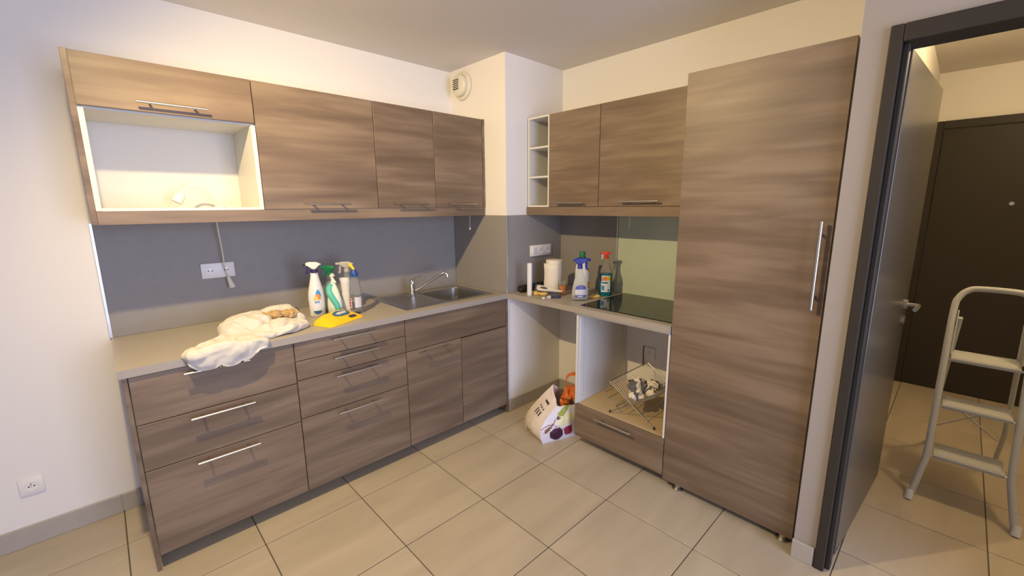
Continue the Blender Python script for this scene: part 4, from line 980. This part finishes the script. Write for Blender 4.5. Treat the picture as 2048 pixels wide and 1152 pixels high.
obj('bag', lumps([((-0.490, -1.095, 0.262), (0.052, 0.045, 0.055), 0.2), ((-0.472, -1.125, 0.275), (0.045, 0.035, 0.045), 0.2), ((-0.500, -1.06, 0.14), (0.06, 0.05, 0.09), 0.2), ((-0.480, -1.09, 0.290), (0.045, 0.030, 0.03), 0.0)], 0.004, 15, 0.024, 21, None, (1, 1, 0.7), og_fold), 'orange_bag', t, smooth=True)
bm = nb(); hp = smooth_path([(-0.480, -1.075, 0.270), (-0.485, -1.062, 0.330), (-0.482, -1.068, 0.385), (-0.462, -1.10, 0.408), (-0.435, -1.14, 0.405)], 6)
tube(bm, hp, [0.020+0.003*math.sin(i*0.7) for i in range(len(hp))], 10, 0.14); obj('carry_strap', bm, 'orange_bag', t, smooth=True)

# ------------------------------------------------------------------ step ladder in the hall
ld = thing('step_ladder', 'white folding step ladder with three treads standing in the hall', 'ladder', (0.6, -2.92, 0))
yl, yr = -2.785, -3.075
rail = lambda z: 0.245+0.445*z
bm = nb()
pts = [(0.240, -2.748, 0.0), (0.262, -2.757, 0.05), (0.315, -2.776, 0.16), (rail(0.25), yl, 0.25), (rail(0.6), yl, 0.6), (rail(0.93), yl, 0.93), (rail(1.005), yl-0.012, 1.005), (rail(1.045), yl-0.045, 1.045), (rail(1.055), yl-0.09, 1.055)]
full = pts+[(x, yl+yr-y, z) for x, y, z in reversed(pts)]
tube(bm, smooth_path(full, 5), 0.0150, 12); obj('front_rail', bm, 'ladder_white', ld, smooth=True)
for y in (-2.748, yl+yr+2.748):
    bm = nb(); cyl(bm, (0.236, y, 0.0), (0.256, y-0.002, 0.045), 0.0165, 12); obj('foot', bm, 'white_plastic', ld, smooth=True)
for s_ in (1, -1):
    y = (yl+yr)/2+s_*((yl-yr)/2-0.03); yb_ = (yl+yr)/2+s_*((yl-yr)/2+0.0)
    bm = nb(); tube(bm, [(rail(0.90)+0.012, y, 0.90), (0.90, yb_, 0.22), (1.06, yb_, 0.004)], 0.011, 10); obj('rear_leg', bm, 'ladder_white', ld, smooth=True)
    bm = nb(); prism(bm, [(rail(0.93)-0.004, 0.935), (rail(0.93)+0.034, 0.935), (rail(0.72)+0.02, 0.71), (rail(0.72)-0.004, 0.72)], 0.006, 'Y', 0.001, 1, c=y+s_*0.010); obj('hinge_plate', bm, 'ladder_white', ld)
for z, dep in ((0.700, 0.205), (0.470, 0.175), (0.232, 0.175)):
    x0_ = rail(z)-0.012
    bm = nb(); box(bm, (x0_, yr+0.022, z-0.018), (x0_+dep, yl-0.022, z), 0.004, 2)
    tr = obj('tread', bm, 'ladder_white', ld, smooth=True)
    obj('tread_mat', b1((x0_+0.012, yr+0.032, z+0.0003), (x0_+dep-0.01, yl-0.032, z+0.002), 0.0008), 'ladder_tread', tr)
    bm = nb(); cyl(bm, (rail(z-0.01), yl-0.002, z-0.010), (rail(z-0.01), yr+0.002, z-0.010), 0.004, 8); obj('tread_pin', bm, 'steel', ld, smooth=True)
for (a, b) in (((0.82, yl-0.02, 0.40), (0.96, yr+0.02, 0.16)), ((0.82, yr+0.02, 0.40), (0.96, yl-0.02, 0.16))):
    bm = nb(); cyl(bm, a, b, 0.005, 8); obj('cross_brace', bm, 'ladder_white', ld, smooth=True)
